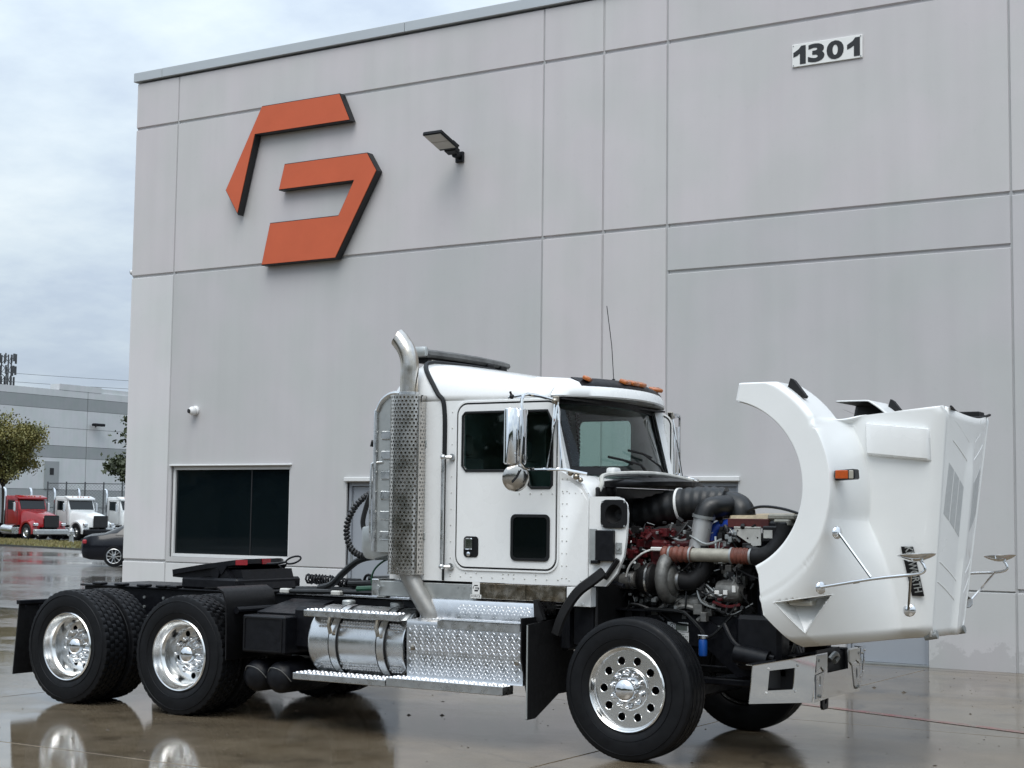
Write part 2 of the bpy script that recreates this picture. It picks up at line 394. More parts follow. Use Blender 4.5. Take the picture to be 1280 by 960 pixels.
def text(name, body, mat, parent, origin, ux, uz, height, width=None, ext=.004, bold=0.0, smooth=0):
    """lettering as solid glyphs: origin = lower left, ux / uz = directions of reading and up"""
    cu_ = bpy.data.curves.new(name, 'FONT'); cu_.body = body; cu_.extrude = ext; cu_.offset = bold; cu_.resolution_u = 4
    tmp = bpy.data.objects.new('tmp', cu_); COL.objects.link(tmp)
    dg = bpy.context.evaluated_depsgraph_get(); me = bpy.data.meshes.new_from_object(tmp.evaluated_get(dg))
    bpy.data.objects.remove(tmp); bpy.data.curves.remove(cu_)
    xs = [v.co.x for v in me.vertices]; ys = [v.co.y for v in me.vertices]
    x0, x1, y0, y1 = min(xs), max(xs), min(ys), max(ys)
    sy = height / (y1 - y0); sx_ = sy if width is None else width / (x1 - x0)
    ux = Vector(ux).normalized(); uz = Vector(uz).normalized(); nn = ux.cross(uz)
    o0 = Vector(origin)
    for v in me.vertices: v.co = o0 + ux * ((v.co.x - x0) * sx_) + uz * ((v.co.y - y0) * sy) + nn * v.co.z
    me.name = name; me.materials.append(MATS[mat])
    return link(name, me, parent)
# ================================================================ THE PLACE
# ground: one sheet to the horizon, concrete slabs of the yard laid on it
b = B(); N = 60
b._new([(-900, -900, -.012), (900, -900, -.012), (900, 900, -.012), (-900, 900, -.012)], [(0, 1, 2, 3)])
ground = b.obj('ground', 'wet_lot', smooth=0, kind='structure')
lot = bpy.data.objects.new('parking_lot', None); COL.objects.link(lot); lot['kind'] = 'structure'
XJ = [-30.2, -24.3, -18.35, -12.1, -5.87, 0.4, 6.6]
YJ = [-6.8, -1.75, 3.3, 8.34, 13.39, 18.70]
b = B(); b._new([(XJ[0], YJ[0], -.009), (XJ[-1], YJ[0], -.009), (XJ[-1], 19.6, -.009), (XJ[0], 19.6, -.009)], [(0, 1, 2, 3)])
b.obj('joint_filler', 'joint_filler', lot, 0)
for i in range(len(XJ) - 1):
    for j in range(len(YJ) - 1):
        b = B(); g = .006
        x0, x1, y0, y1 = XJ[i] + g, XJ[i + 1] - g, YJ[j] + g, YJ[j + 1] - g
        b._new([(x0 + .006, y0 + .006, 0), (x1 - .006, y0 + .006, 0), (x1 - .006, y1 - .006, 0), (x0 + .006, y1 - .006, 0),
                (x0, y0, -.007), (x1, y0, -.007), (x1, y1, -.007), (x0, y1, -.007)],
               [(0, 1, 2, 3), (0, 4, 5, 1), (1, 5, 6, 2), (2, 6, 7, 3), (3, 7, 4, 0)])
        b.obj('concrete_slab', 'wet_concrete', lot, 0)
b = B(); b._new([(XJ[0], 18.712, -.001), (XJ[-1], 18.712, -.001), (XJ[-1], 19.08, -.001), (XJ[0], 19.08, -.001)], [(0, 1, 2, 3)])
b.obj('apron_strip', 'wet_concrete', lot, 0)
# worn red line painted across the slabs
m = pm('worn_red_paint', (0.22, 0.035, 0.03), 0.2, coords='Object', rv=.1)
t = m.node_tree; p = t.nodes['Principled BSDF']
tcn = nd(t, 'ShaderNodeTexCoord'); n = nd(t, 'ShaderNodeTexNoise'); n.inputs['Scale'].default_value = 7; n.inputs['Detail'].default_value = 8; n.inputs['Roughness'].default_value = .75
t.links.new(tcn.outputs['Object'], n.inputs['Vector'])
t.links.new(mix(t, ramp(t, n.outputs[0], [(.40, 0.0), (.58, 1.0)]), (.16, .13, .10), (0.22, 0.04, 0.035)), p.inputs['Base Color'])
b = B(); q0, q1 = V3(-7.4, 15.07, .004), V3(3.5, 11.42, .004); dn = V3(.335, 1, 0).normalized() * .055
b._new([q0 - dn, q1 - dn, q1 + dn, q0 + dn], [(0, 1, 2, 3)])
b.obj('painted_line', 'worn_red_paint', lot, 0)

# grit and leaf scraps lying about on the slabs
rd = random.Random(17); b = B()
for i in range(520):
    x, y = rd.uniform(-13, 1), rd.uniform(7.2, 18.6); s_ = rd.uniform(.004, .016) if i % 12 else rd.uniform(.02, .035); a = rd.uniform(0, 6.28)
    pts = [(x + s_ * rd.uniform(.5, 1) * math.cos(a + k * 1.26), y + s_ * rd.uniform(.4, 1) * math.sin(a + k * 1.26)) for k in range(5)]
    h_ = s_ * rd.uniform(.2, .5)
    b._new([(u, v, .0005) for u, v in pts] + [(x, y, h_)], [(k, (k + 1) % 5, 5) for k in range(5)])
pm('leaf_scrap', (0.06, 0.045, 0.03), 0.7, var=.5, vs=.8)
b.obj('debris', 'leaf_scrap', None, 0, kind='stuff')

# ---------------------------------------------------------------- the tilt-up concrete building
WY = 19.03
bld = thing('warehouse', 'large grey tilt-up concrete building behind the white truck, with dark window and orange emblem', 'building', (0, WY, 0))
C0, C1, C2, C3, C4, C5, C6 = -19.56, -18.58, -11.44, -10.46, -9.47, -4.87, 5.5
ZB, Z5, Z4, Z3, Z2, ZT = 0.0, 0.951, 5.074, 5.709, 8.258, 9.07
def wall_panel(x0, x1, z0, z1, mat, holes=(), gx=.016, gz=.03, gxl=None, gxr=None):
    """one cast panel face: chamfered at the reveals, with real openings; local y = 0 is the wall face"""
    b = B()
    gl = gx if gxl is None else gxl; gr = gx if gxr is None else gxr
    zb = z0 + (gz if z0 > .01 else 0)
    xs = sorted({x0 + gl, x1 - gr, *[h[0] for h in holes], *[h[1] for h in holes]})
    zs = sorted({zb, z1 - gz, *[h[2] for h in holes], *[h[3] for h in holes]})
    inside = lambda cx_, cz_: any(h[0] < cx_ < h[1] and h[2] < cz_ < h[3] for h in holes)
    V = {}
    def v(x, y, z):
        k = (round(x, 4), round(y, 4), round(z, 4))
        if k not in V: V[k] = b.bm.verts.new((x, y, z))
        return V[k]
    for i in range(len(xs) - 1):
        for k in range(len(zs) - 1):
            if not inside((xs[i] + xs[i + 1]) / 2, (zs[k] + zs[k + 1]) / 2):
                b.bm.faces.new((v(xs[i], 0, zs[k]), v(xs[i + 1], 0, zs[k]), v(xs[i + 1], 0, zs[k + 1]), v(xs[i], 0, zs[k + 1])))
    a0, a1, c0, c1 = xs[0], xs[-1], zs[0], zs[-1]
    o = .014; dp = .03
    def mv(p):
        x, y, z = p.co
        nx = x - o * .8 if abs(x - a0) < 1e-4 else (x + o * .8 if abs(x - a1) < 1e-4 else x)
        nz_ = z - o if abs(z - c0) < 1e-4 and z0 > .01 else (z + o if abs(z - c1) < 1e-4 else z)
        return nx, nz_
    for e in list(b.bm.edges):
        if len(e.link_faces) != 1: continue
        p, q = e.verts
        outer = all(abs(w.co.x - a0) < 1e-4 for w in (p, q)) or all(abs(w.co.x - a1) < 1e-4 for w in (p, q)) or all(abs(w.co.z - c0) < 1e-4 for w in (p, q)) or all(abs(w.co.z - c1) < 1e-4 for w in (p, q))
        if outer:
            (px, pz), (qx, qz) = mv(p), mv(q); yy = dp
        else:
            px, pz, qx, qz, yy = p.co.x, p.co.z, q.co.x, q.co.z, .16
        b.bm.faces.new((p, q, v(qx, yy, qz), v(px, yy, pz)))
    return b.obj('wall_panel', mat, bld, 0)
win = (-18.50, -15.97, 1.03, 2.50)
dl = (-14.86, -13.80, 0.0, 2.24)
dm = (-9.34, -8.42, 0.0, 2.24)
dr = (-6.98, -5.92, 0.0, 2.30)
rows = ((Z5, Z3), (Z3, Z2), (Z2, ZT))
for (x0, x1, low, holes) in ((C0, C1, 'wall_bounce_lit', ()), (C1, C2, 'wall_mid', 1), (C2, C3, 'wall_light', ()), (C3, C4, 'wall_light', ()), (C4, C5, 'wall_mid', 2), (C5, C6, 'wall_mid', ())):
    split = x0 == C4
    hs = {1: [win, dl], 2: [dm, dr]}.get(holes if isinstance(holes, int) else 0, [])
    cut = lambda za, zb_: [(h[0], h[1], max(h[2], za), min(h[3], zb_)) for h in hs if h[2] < zb_ and h[3] > za]
    # base course, carried as its own panel row up to the low joint
    def row(za, zb_, mat):
        hh = [h for h in cut(za, zb_)]
        edges = []
        for h in hh:                      # doors cut the whole height of a row: split the row beside them
            edges.append(h)
        full = [h for h in hh if h[2] <= za + .001 and h[3] >= zb_ - .001]
        part = [h for h in hh if h not in full]
        xs_ = [x0] + [q for h in sorted(full) for q in (h[0], h[1])] + [x1]
        if full:
            for i in range(0, len(xs_), 2):
                wall_panel(xs_[i], xs_[i + 1], za, zb_, mat, [h for h in part if xs_[i] <= h[0] and h[1] <= xs_[i + 1]], gxl=.016 if i == 0 else .0, gxr=.016 if i + 2 == len(xs_) else .0)
        else:
            wall_panel(x0, x1, za, zb_, mat, part)
    base_mat = 'wall_bounce_lit' if x0 < C2 else 'wall_mid'
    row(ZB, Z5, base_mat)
    if split:
        row(Z5, Z4, 'wall_mid'); row(Z4, Z3, 'wall_mid')
    else:
        row(Z5, Z3, low)
    row(Z3, Z2, 'wall_light'); row(Z2, ZT, 'wall_light')
# core of the walls behind the panels, roof, return walls
b = B()
def core(x0, x1, z0, z1): b.box(x0, x1, .03, .30, z0, z1)
cx0, cx1 = C0 + .012, C6
for x0, x1, z0, z1 in ((cx0, win[0] - .0, 0, 9.05), (win[0], win[1], 0, win[2]), (win[0], win[1], win[3], 9.05), (win[1], dl[0], 0, 9.05), (dl[0], dl[1], dl[3], 9.05), (dl[1], dm[0], 0, 9.05),
                       (dm[0], dm[1], dm[3], 9.05), (dm[1], dr[0], 0, 9.05), (dr[0], dr[1], dr[3], 9.05), (dr[1], cx1, 0, 9.05)): core(x0, x1, z0, z1)
b.box(cx0, cx0 + .25, .31, 34, 0, 9.05); b.box(cx1 - .25, cx1, .31, 34, 0, 9.05); b.box(cx0, cx1, 34.01, 34.3, 0, 9.05); b.box(cx0 + .26, cx1 - .26, .31, 34, 8.5, 8.7)
b.obj('wall_core', 'wall_mid', bld, 0)
# sealant in the upright joints
pm('joint_sealant', (0.40, 0.405, 0.41), 0.7, var=.1, vs=3)
for x in (C1, C2, C3, C4, C5):
    b = B(); b.box(x - .026, x + .026, .016, .034, 0, 9.05); b.obj('joint_sealant', 'joint_sealant', bld, 0)
b = B(); b.box(C3 - .004, C3 + .004, .008, .0155, 0, 9.05); b.obj('joint_bead', 'wall_light', bld, 0)
# metal coping in lengths
xe = C0 - .05
k = 0
joints = [xe, -18.95, -13.9, -8.9, -3.9, C6]
for i in range(len(joints) - 1):
    b = B(); b.box(joints[i] + .003, joints[i + 1] - .003, -.05, .36, 9.075, 9.235, .008)
    b.obj('coping', 'coping_metal', bld, 0)
# window
b = B(); x0, x1, z0, z1 = win
fw = .055
b.plate([(x0 + .002, z0 + .002), (x1 - .002, z0 + .002), (x1 - .002, z1 - .002), (x0 + .002, z1 - .002)], [[(x0 + fw, z0 + fw), (x1 - fw, z0 + fw), (x1 - fw, z1 - fw), (x0 + fw, z1 - fw)]], lambda u, w: (u, .045, w), (0, .09, 0))
wn = b.obj('window', 'frame_white', bld, 0)
b = B(); b.box(x0 + fw - .01, x1 - fw + .01, .08, .092, z0 + fw - .01, z1 - fw + .01)
m = pm('window_pane', (0.003, 0.006, 0.008), 0.03, spec=.55)
b.obj('pane', 'window_pane', wn, 0)
b = B(); b.box(-16.832, -16.812, .074, .0795, z0 + fw, z1 - fw); b.obj('mullion', 'sign_black', wn, 0)
b = B(); b.box(x0 - .03, x1 + .03, -.035, .05, z1 + .004, z1 + .03, .006); b.obj('drip_cap', 'frame_white', wn, 0)
# doors
def door(rect, mat, name='door', rev=.10):
    x0, x1, z0, z1 = rect
    b = B(); b.plate([(x0 + .002, .002), (x1 - .002, .002), (x1 - .002, z1 - .002), (x0 + .002, z1 - .002)], [[(x0 + .05, .004), (x1 - .05, .004), (x1 - .05, z1 - .055), (x0 + .05, z1 - .055)]], lambda u, w: (u, .06, w), (0, .12, 0))
    d = b.obj(name, 'door_grey', bld, 0)
    b = B(); b.box(x0 + .054, x1 - .054, rev, rev + .045, .02, z1 - .06, .003); b.obj('door_leaf', mat, d)
    b = B(); b.box(x0 - .03, x1 + .03, -.045, .03, z1 + .012, z1 + .075, .008); b.obj('drip_cap', 'frame_white', d)
    for zz in (.3, 1.1, 1.9):
        b = B(); b.cyl((x0 + .052, rev - .012, zz - .06), (x0 + .052, rev - .012, zz + .06), .012, 8); b.obj('hinge', 'galvanised', d)
    b = B(); b.tube([(x1 - .13, rev - .002, 1.02), (x1 - .13, rev - .06, 1.02), (x1 - .24, rev - .06, 1.02)], .011, 8); b.obj('handle', 'galvanised', d)
    b = B(); b.box(x0 + .002, x1 - .002, -.01, .16, .001, .018); b.obj('sill', 'galvanised', d)
    return d
d1 = door(dl, 'door_grey')
door(dm, 'door_grey'); door(dr, 'door_grey')
for (nx, nz_, w, hh) in ((-14.40, 1.93, .12, .09), (-14.42, 1.62, .17, .24)):
    b = B(); b.box(nx, nx + w, .088, .0985, nz_, nz_ + hh); tag(b.obj('notice', 'white_print', None, 0, (0, WY, 0)), 'small white paper notice on the grey door behind the truck cab' if hh < .1 else 'larger white notice with black marks on the left grey door', 'notice', 'notices on the door')

# ---------------------------------------------------------------- orange emblem on the wall
def sign_piece(name, pts, parent, y0=-.16, face_d=.012):
    b = B(); b.plate(pts, (), lambda u, w: (u, y0 + face_d + .002, w), (0, -y0 - face_d - .02, 0)); s_ = b.obj(name, 'sign_black', parent, 0)
    cx_ = sum(p[0] for p in pts) / len(pts)
    # face inset a little so that a dark edge shows round it
    P = [Vector((u, w)) for u, w in pts]; n_ = len(P); area = sum(P[i].x * P[(i + 1) % n_].y - P[(i + 1) % n_].x * P[i].y for i in range(n_)); sg = 1 if area > 0 else -1
    ins = []
    for i in range(n_):
        e1 = (P[i] - P[i - 1]).normalized(); e2 = (P[(i + 1) % n_] - P[i]).normalized()
        n1 = Vector((-e1.y, e1.x)) * sg; n2 = Vector((-e2.y, e2.x)) * sg
        bis = (n1 + n2); bis = bis / max(.3, bis.dot(n1)) if bis.length > 1e-6 else n1
        ins.append(tuple(P[i] + bis * .014))
    b = B(); b.plate(ins, (), lambda u, w: (u, y0, w), (0, face_d, 0)); b.obj('sign_face', 'sign_orange', s_, 0)
    return s_
sg = thing('emblem_sign', 'large orange two-piece geometric emblem with black sides mounted high on the grey wall', 'sign', (-15.9, WY, 6.9))
off = lambda pts: [(u + 15.9 + .085, w - 6.9 - .03) for u, w in pts]
sign_piece('upper_piece', off([(-16.70, 8.285), (-15.12, 8.285), (-14.90, 7.83), (-16.82, 7.83), (-17.15, 6.56), (-17.43, 6.99)]), sg)
sign_piece('lower_piece', off([(-16.20, 7.29), (-14.56, 7.29), (-14.37, 6.99), (-15.13, 5.70), (-16.63, 5.70), (-16.47, 6.37), (-15.10, 6.37), (-14.82, 6.875), (-16.31, 6.875)]), sg)

# ---------------------------------------------------------------- house number plate
nb = thing('number_sign', 'white plate with the black number 1301 high on the wall', 'sign', (-7.175, WY, 7.79))
b = B(); b.box(-.475, .475, -.025, -.002, -.15, .15, .004); b.obj('plate', 'white_print', nb)
for dx, ch, w in ((-.255, '3', .225), (.0, '0', .23)):
    text('digit', ch, 'dark_print', nb, (dx, -.0275, -.122), (1, 0, 0), (0, 0, 1), .245, w, bold=.04, ext=.002)
for dx in (-.455, .275):
    b = B(); b.plate([(dx + .09, -.122), (dx + .17, -.122), (dx + .17, .122), (dx + .108, .122), (dx + .075, .08), (dx, .038), (dx, -.022), (dx + .055, -.004), (dx + .09, .02)], (), lambda u, v: (u, -.0255, v), (0, -.004, 0)); b.obj('digit', 'dark_print', nb, 0)
for sx_ in (-.455, .455):
    for sz_ in (-.13, .13):
        b = B(); b.cyl((sx_, -.03, sz_), (sx_, -.024, sz_), .008, 8); b.obj('screw', 'galvanised', nb)

# ---------------------------------------------------------------- floodlight
fl = thing('flood_light', 'black rectangular floodlight on a short arm on the wall right of the emblem', 'floodlight', (-12.86, WY, 7.05))
b = B(); b.box(-.07, .07, -.05, -.001, -.10, .06, .01); b.cyl((0, -.05, -.01), (0, -.17, -.01), .045, 12); b.obj('wall_bracket', 'black_paint', fl)
Mh = Matrix.Translation((0, -.20, .02)) @ Matrix.Rotation(R(-17), 4, 'X') @ Matrix.Rotation(R(0), 4, 'Z')
b = B(); b.box(-.165, .165, -.58, -.10, -.02, .04, .012, Mh); b.box(-.10, .10, -.10, .03, -.03, .05, .012, Mh)
for i in range(6): b.box(-.15 + i * .055, -.14 + i * .055, -.22, -.06, .045, .065, 0, Mh)
hd = b.obj('lamp_head', 'black_paint', fl)
for q in (0, 1):
    b = B(); b.box(-.145, .145, -.56 + q * .205, -.365 + q * .205, -.026, -.019, 0, Mh); b.obj('lens', 'lamp_lens', hd)

# ---------------------------------------------------------------- security cameras
dc = thing('security_camera', 'white ball security camera on the lower wall above the dark window', 'camera', (-17.99, WY, 3.41))
b = B(); b.lathe([(.001, -.001), (.075, -.002), (.075, -.03), (.05, -.045), (.05, -.06)], ax=(0, 1, 0), n=24); b.obj('base', 'camera_white', dc)
b = B(); b.ball((0, -.085, -.01), .072, 3); bl = b.obj('camera_ball', 'camera_white', dc)
dv = Vector((-.25, -1, -.12)).normalized()
b = B(); b.cyl(V3(0, -.085, -.01) + dv * .045, V3(0, -.085, -.01) + dv * .076, .036, 20); b.obj('lens', 'sign_black', bl)
bc = thing('bullet_camera', 'white bullet camera sticking out from the left corner of the grey wall', 'camera', (C0, WY + .35, 5.86))
b = B(); b.cyl((-.001, 0, -.02), (-.05, 0, -.02), .055, 14); b.tube([(-.05, 0, -.02), (-.12, 0, -.02), (-.15, -.01, .01)], .018, 8); b.obj('mount', 'camera_white', bc)
b = B(); b.cyl((-.06, .02, .03), (-.30, -.06, -.005), .045, 16); hb = b.obj('camera_body', 'camera_white', bc)
b = B(); b.cyl((-.30, -.06, -.005), (-.312, -.064, -.007), .036, 16); b.obj('lens', 'sign_black', hb)

# ================================================================ FAR SIDE OF THE LOT
fb = thing('distant_warehouse', 'long pale grey banded warehouse far behind the parked trucks', 'building', (-108.8, 60, 0))
def yz(y0, y1, z0, z1, mat, name, d=.3, x=0.0):
    b = B(); b.box(x - d, x, y0, y1, z0, z1); return b.obj(name, mat, fb, 0)
yy = [-20, -6, 8, 22, 30.5, 41, 52, 64, 78]
for i in range(len(yy) - 1):
    a, c = yy[i] + .03, yy[i + 1] - .03
    for z0, z1, mt in ((0, 3.5, 'far_wall_dark'), (3.53, 6.32, 'far_wall_light'), (6.35, 7.4, 'far_wall_dark'), (7.43, 9.0, 'far_wall_light'), (9.03, 10.66, 'far_wall_light'), (10.69, 11.77, 'far_wall_dark'), (11.8, 12.4, 'far_wall_light')):
        yz(a, c, z0, z1, mt, 'wall_panel')
yz(-20, 78, 0, 12.1, 'far_wall_dark', 'wall_core', 40, -.34)
yz(37.6, 42.6, 12.42, 12.95, 'far_wall_light', 'parapet', 1.2, .02); yz(42.64, 78, 12.42, 12.85, 'far_wall_light', 'parapet', 1.2, -.2)
dd = yz(36.2, 37.8, 3.55, 6.0, 'far_wall_dark', 'door', .1, .1)
b = B(); b.box(.1, .12, 36.75, 37.2, 4.8, 5.4); b.obj('door_window', 'sign_black', dd, 0)
b = B(); b.tube([(.0, 42.0, 9.35), (.35, 42.0, 9.45)], .06, 8); b.box(.25, .8, 41.3, 42.5, 9.35, 9.6, .05, ); b.obj('wall_lamp', 'black_paint', fb)

# grass island with kerb
A0, A1 = V3(-75, 47.5, 0), V3(-46, 47.0, 0)
gp = [(-80, 50.2), (-61.1, 51.6), (-52.3, 48.9), (-40, 45.2), (-44, 53.0), (-62.0, 57.9), (-72, 60.7), (-90, 61)]
b = B(); b.plate(gp, (), lambda u, w: (u, w, -.01), (0, 0, .06)); b.obj('kerb', 'asphalt_dark', None, 0, kind='structure')
pm('lawn_soil', (0.075, 0.080, 0.030), 0.9, var=.4, vs=2)
cxg = sum(p[0] for p in gp) / len(gp); cyg = sum(p[1] for p in gp) / len(gp)
b = B(); b.plate([(cxg + (u - cxg) * .985, cyg + (w - cyg) * .97) for u, w in gp], (), lambda u, w: (u, w, .051), (0, 0, .02)); b.obj('lawn', 'lawn_soil', None, 0, kind='structure')
pm('grass_blade', (0.19, 0.185, 0.055), 0.8, var=.5, vs=1.3, var_col=(.22, .17, .08))
def in_poly(x, y, P):
    c = False
    for i in range(len(P)):
        (x0, y0), (x1, y1) = P[i], P[i - 1]
        if (y0 > y) != (y1 > y) and x < (x1 - x0) * (y - y0) / (y1 - y0) + x0: c = not c
    return c
rg = random.Random(3); vs = []; fs = []
while len(fs) < 9000:
    x, y = rg.uniform(-80, -45), rg.uniform(45, 61)
    if not in_poly(x, y, gp): continue
    a = rg.uniform(0, 6.28); h_ = rg.uniform(.05, .13); w = .035; i = len(vs)
    vs += [(x - w * math.cos(a), y - w * math.sin(a), .065), (x + w * math.cos(a), y + w * math.sin(a), .065), (x + rg.uniform(-.06, .06), y + rg.uniform(-.06, .06), .075 + h_)]
    fs.append((i, i + 1, i + 2))
b = B(); b._new(vs, fs); b.obj('grass', 'grass_blade', None, 0, kind='stuff')

# trees
def leaf_mat(name, c, c2):
    pm(name, c, 0.6, var=.5, vs=.9, var_col=c2)
leaf_mat('leaf_olive', (0.21, 0.18, 0.045), (0.085, 0.095, 0.028)); leaf_mat('leaf_dark', (0.05, 0.065, 0.022), (0.025, 0.035, 0.014))
def tree(name, label, loc, height, spread, leaf, nclump, seed, bare=0.0, trunk_h=.38, leaf_size=.14, trunk_r=.11):
    rr = random.Random(seed); t_ = thing(name, label, 'tree', loc)
    b = B(); tips = []
    th = height * trunk_h
    b.tube([(0, 0, -.05), (.05, .02, th * .5), (0, -.04, th)], lambda t: trunk_r * (1 - .35 * t), 8, 3)
    for i in range(11):
        a = i * 2.4 + rr.uniform(-.3, .3); ln = rr.uniform(.6, 1.0)
        up = rr.uniform(.35, 1.0)
        e = V3(math.cos(a) * spread * ln * (1.15 - .5 * up), math.sin(a) * spread * ln * (1.15 - .5 * up), th + (height - th) * up * ln)
        md = V3(e.x * .45, e.y * .45, th + (e.z - th) * .6)
        b.tube([(0, 0, th * .92), md, e], lambda t: trunk_r * .5 * (1 - .85 * t) + .006, 6, 3)
        tips += [e, md.lerp(e, .5), md]
        for q in range(4):
            s0 = md.lerp(e, rr.uniform(.1, .9)); dv_ = V3(rr.uniform(-1, 1), rr.uniform(-1, 1), rr.uniform(-.2, 1)).normalized() * spread * rr.uniform(.3, .55)
            b.tube([s0, s0 + dv_ * .5 + V3(0, 0, .1), s0 + dv_], lambda t: .02 * (1 - .7 * t), 5)
            tips += [s0 + dv_, s0 + dv_ * .6]
    b.obj('trunk', 'trunk_bark', t_)
    vs, fs = [], []
    for i in range(nclump):
        if bare and rr.random() < bare: continue
        tp = rr.choice(tips) + V3(rr.gauss(0, .22), rr.gauss(0, .22), rr.gauss(0, .2)) * spread * .35
        for q in range(9):
            c = tp + V3(rr.gauss(0, .16), rr.gauss(0, .16), rr.gauss(0, .13)) * spread * .6
            u = V3(rr.uniform(-1, 1), rr.uniform(-1, 1), rr.uniform(-1, 1)).normalized(); w = u.orthogonal().normalized()
            s_ = leaf_size * rr.uniform(.6, 1.3); k = len(vs)
            vs += [c - u * s_, c + w * s_ * .5, c + u * s_, c - w * s_ * .5]; fs.append((k, k + 1, k + 2, k + 3))
    b = B(); b._new(vs, fs); b.obj('crown', leaf, t_, 0)
    return t_
tree('oak_tree', 'rounded olive green tree beside the red truck at the left edge', (-74.1, 62.5, 0), 7.4, 2.25, 'leaf_olive', 2100, 5, trunk_h=.44, leaf_size=.085)
tree('young_tree', 'half bare dark tree at the left corner of the grey building', (-58.55, 58.5, 0), 6.3, 2.2, 'leaf_dark', 380, 12, .1, .34, .13, .09)

# chain link fence behind the trucks
F0, F1 = V3(-84.3, 74.9, 0), V3(-78.9, 78.3, 0); FH = 3.55
cf = thing('chain_link_fence', 'tall chain link fence standing behind the white trucks', 'fence', F0)
dF = F1 - F0; nF = 5
for i in range(nF + 1):
    p_ = dF * (i / nF); b = B(); b.cyl((p_.x, p_.y, 0), (p_.x, p_.y, FH + .05), .05, 8); b.ball((p_.x, p_.y, FH + .07), .06, 1); b.obj('post', 'tower_steel', cf)
for z in (FH, 1.9, .1):
    b = B(); b.cyl((0, 0, z), (dF.x, dF.y, z), .03, 6); b.obj('rail', 'tower_steel', cf)
b = B(); L_ = dF.length; ux = dF.normalized()
k = -FH
while k < L_:
    for sgn in (0, 1):
        u0, u1 = k, k + FH
        z0, z1 = (0.05, FH) if sgn == 0 else (FH, .05)
        t0 = max(0, -u0 / FH); t1 = min(1, (L_ - u0) / FH)
        if t1 > t0:
            a = ux * (u0 + FH * t0) + V3(0, 0, z0 + (z1 - z0) * t0); c = ux * (u0 + FH * t1) + V3(0, 0, z0 + (z1 - z0) * t1)
            b.cyl(a, c, .006, 3, caps=False)
    k += .22
b.obj('mesh_fabric', 'tower_steel', cf, 0, kind='stuff')

# cell tower and wires
ct = thing('cell_tower', 'steel lattice antenna tower rising behind the distant warehouse roof', 'tower', (-208.0, 175.3, 0))
b = B()
for sx_, sy_ in ((-1, -.6), (1, -.6), (0, 1)):
    b.cyl((sx_ * 1.3, sy_ * 1.3, 0), (sx_ * .8, sy_ * .8, 27), .12, 6)
    for k in range(18):
        z = k * 1.5
        nx_, ny_ = ((1, -.6), (0, 1), (-1, -.6))[((-1, 1, 0).index(sx_))]
        f_ = 1.3 - .5 * z / 27
        b.cyl((sx_ * f_, sy_ * f_, z), (nx_ * f_, ny_ * f_, z + 1.5), .06, 4)
b.obj('lattice', 'tower_steel', ct)
rr = random.Random(2)
for z in (26.4, 24.4, 22.6):
    for a in range(7):
        an = a * .9 + rr.uniform(-.2, .2); rad = 1.1 if z < 23 else 1.35
        b = B(); b.box(-.16, .16, -.1, .1, -.85 + rr.uniform(0, .4), .8); b.cyl((0, 0, 0), (-.4, 0, 0), .06, 5)
        o = b.obj('antenna_panel', 'tower_steel', ct); o.location = (math.cos(an) * rad, math.sin(an) * rad, z); o.rotation_euler = (0, 0, an)
for i, (za, zb_, nm) in enumerate(((22.5, 19.7, 'uppermost of the three thin wires across the grey sky at the left'), (21.2, 18.6, 'middle one of the three thin wires above the distant warehouse'), (19.9, 17.6, 'lowest of the three thin wires just over the warehouse roof'))):
    a = V3(-205, 130, za + 1); c = V3(-150, 164, zb_ - .5); b = B()
    b.tube([a.lerp(c, t / 10) - V3(0, 0, .6 * (1 - (t / 5 - 1) ** 2)) for t in range(11)], .028, 5)
    tag(b.obj('power_line', 'tower_steel', None), nm, 'wire', 'overhead wires')

# fire hydrant
fh = thing('fire_hydrant', 'silver fire hydrant on the grass in front of the white trucks', 'hydrant', (-62.6, 57.3, .07))
b = B(); b.lathe([(.0, 0), (.17, 0), (.17, .06), (.11, .07), (.11, .5), (.15, .52), (.15, .56), (.12, .58), (.10, .68), (.03, .75), (.03, .8), (0, .81)], ax=(0, 0, 1), n=16); b.obj('barrel', 'hydrant_silver', fh)
for d_ in ((1, 0), (-1, 0), (0, -1)):
    b = B(); b.cyl((0, 0, .42), (d_[0] * .2, d_[1] * .2, .42), .06 if d_[1] == 0 else .085, 10); b.obj('outlet', 'hydrant_silver', fh)

# ---------------------------------------------------------------- parked trucks
def wheel_simple(parent, x, y, r, w, rim='polished_aluminium', sgn=-1):
    b = B(); b.lathe([(r * .58, w / 2), (r * .9, w / 2), (r, w / 2 - .04), (r, -w / 2 + .04), (r * .9, -w / 2), (r * .58, -w / 2)], (x, y, r), (0, 1, 0), 28, True); o = b.obj('wheel', 'tyre_rubber', parent)
    b = B(); yo = y + sgn * w * .42
    b.lathe([(r * .58, yo - y), (r * .55, yo - y - sgn * .02), (r * .50, (yo - y) * .7), (r * .26, (yo - y) * .75), (r * .2, (yo - y) * 1.25), (0, (yo - y) * 1.3)], (x, y, r), (0, 1, 0), 24); q = b.obj('rim', rim, o)
    for i in range(8):
        a = i * math.pi / 4; b = B(); b.cyl((x + r * .4 * math.cos(a), y + (yo - y) * .68, r + r * .4 * math.sin(a)), (x + r * .4 * math.cos(a), y + (yo - y) * .80, r + r * .4 * math.sin(a)), r * .07, 8); b.obj('hand_hole', 'sign_black', o)
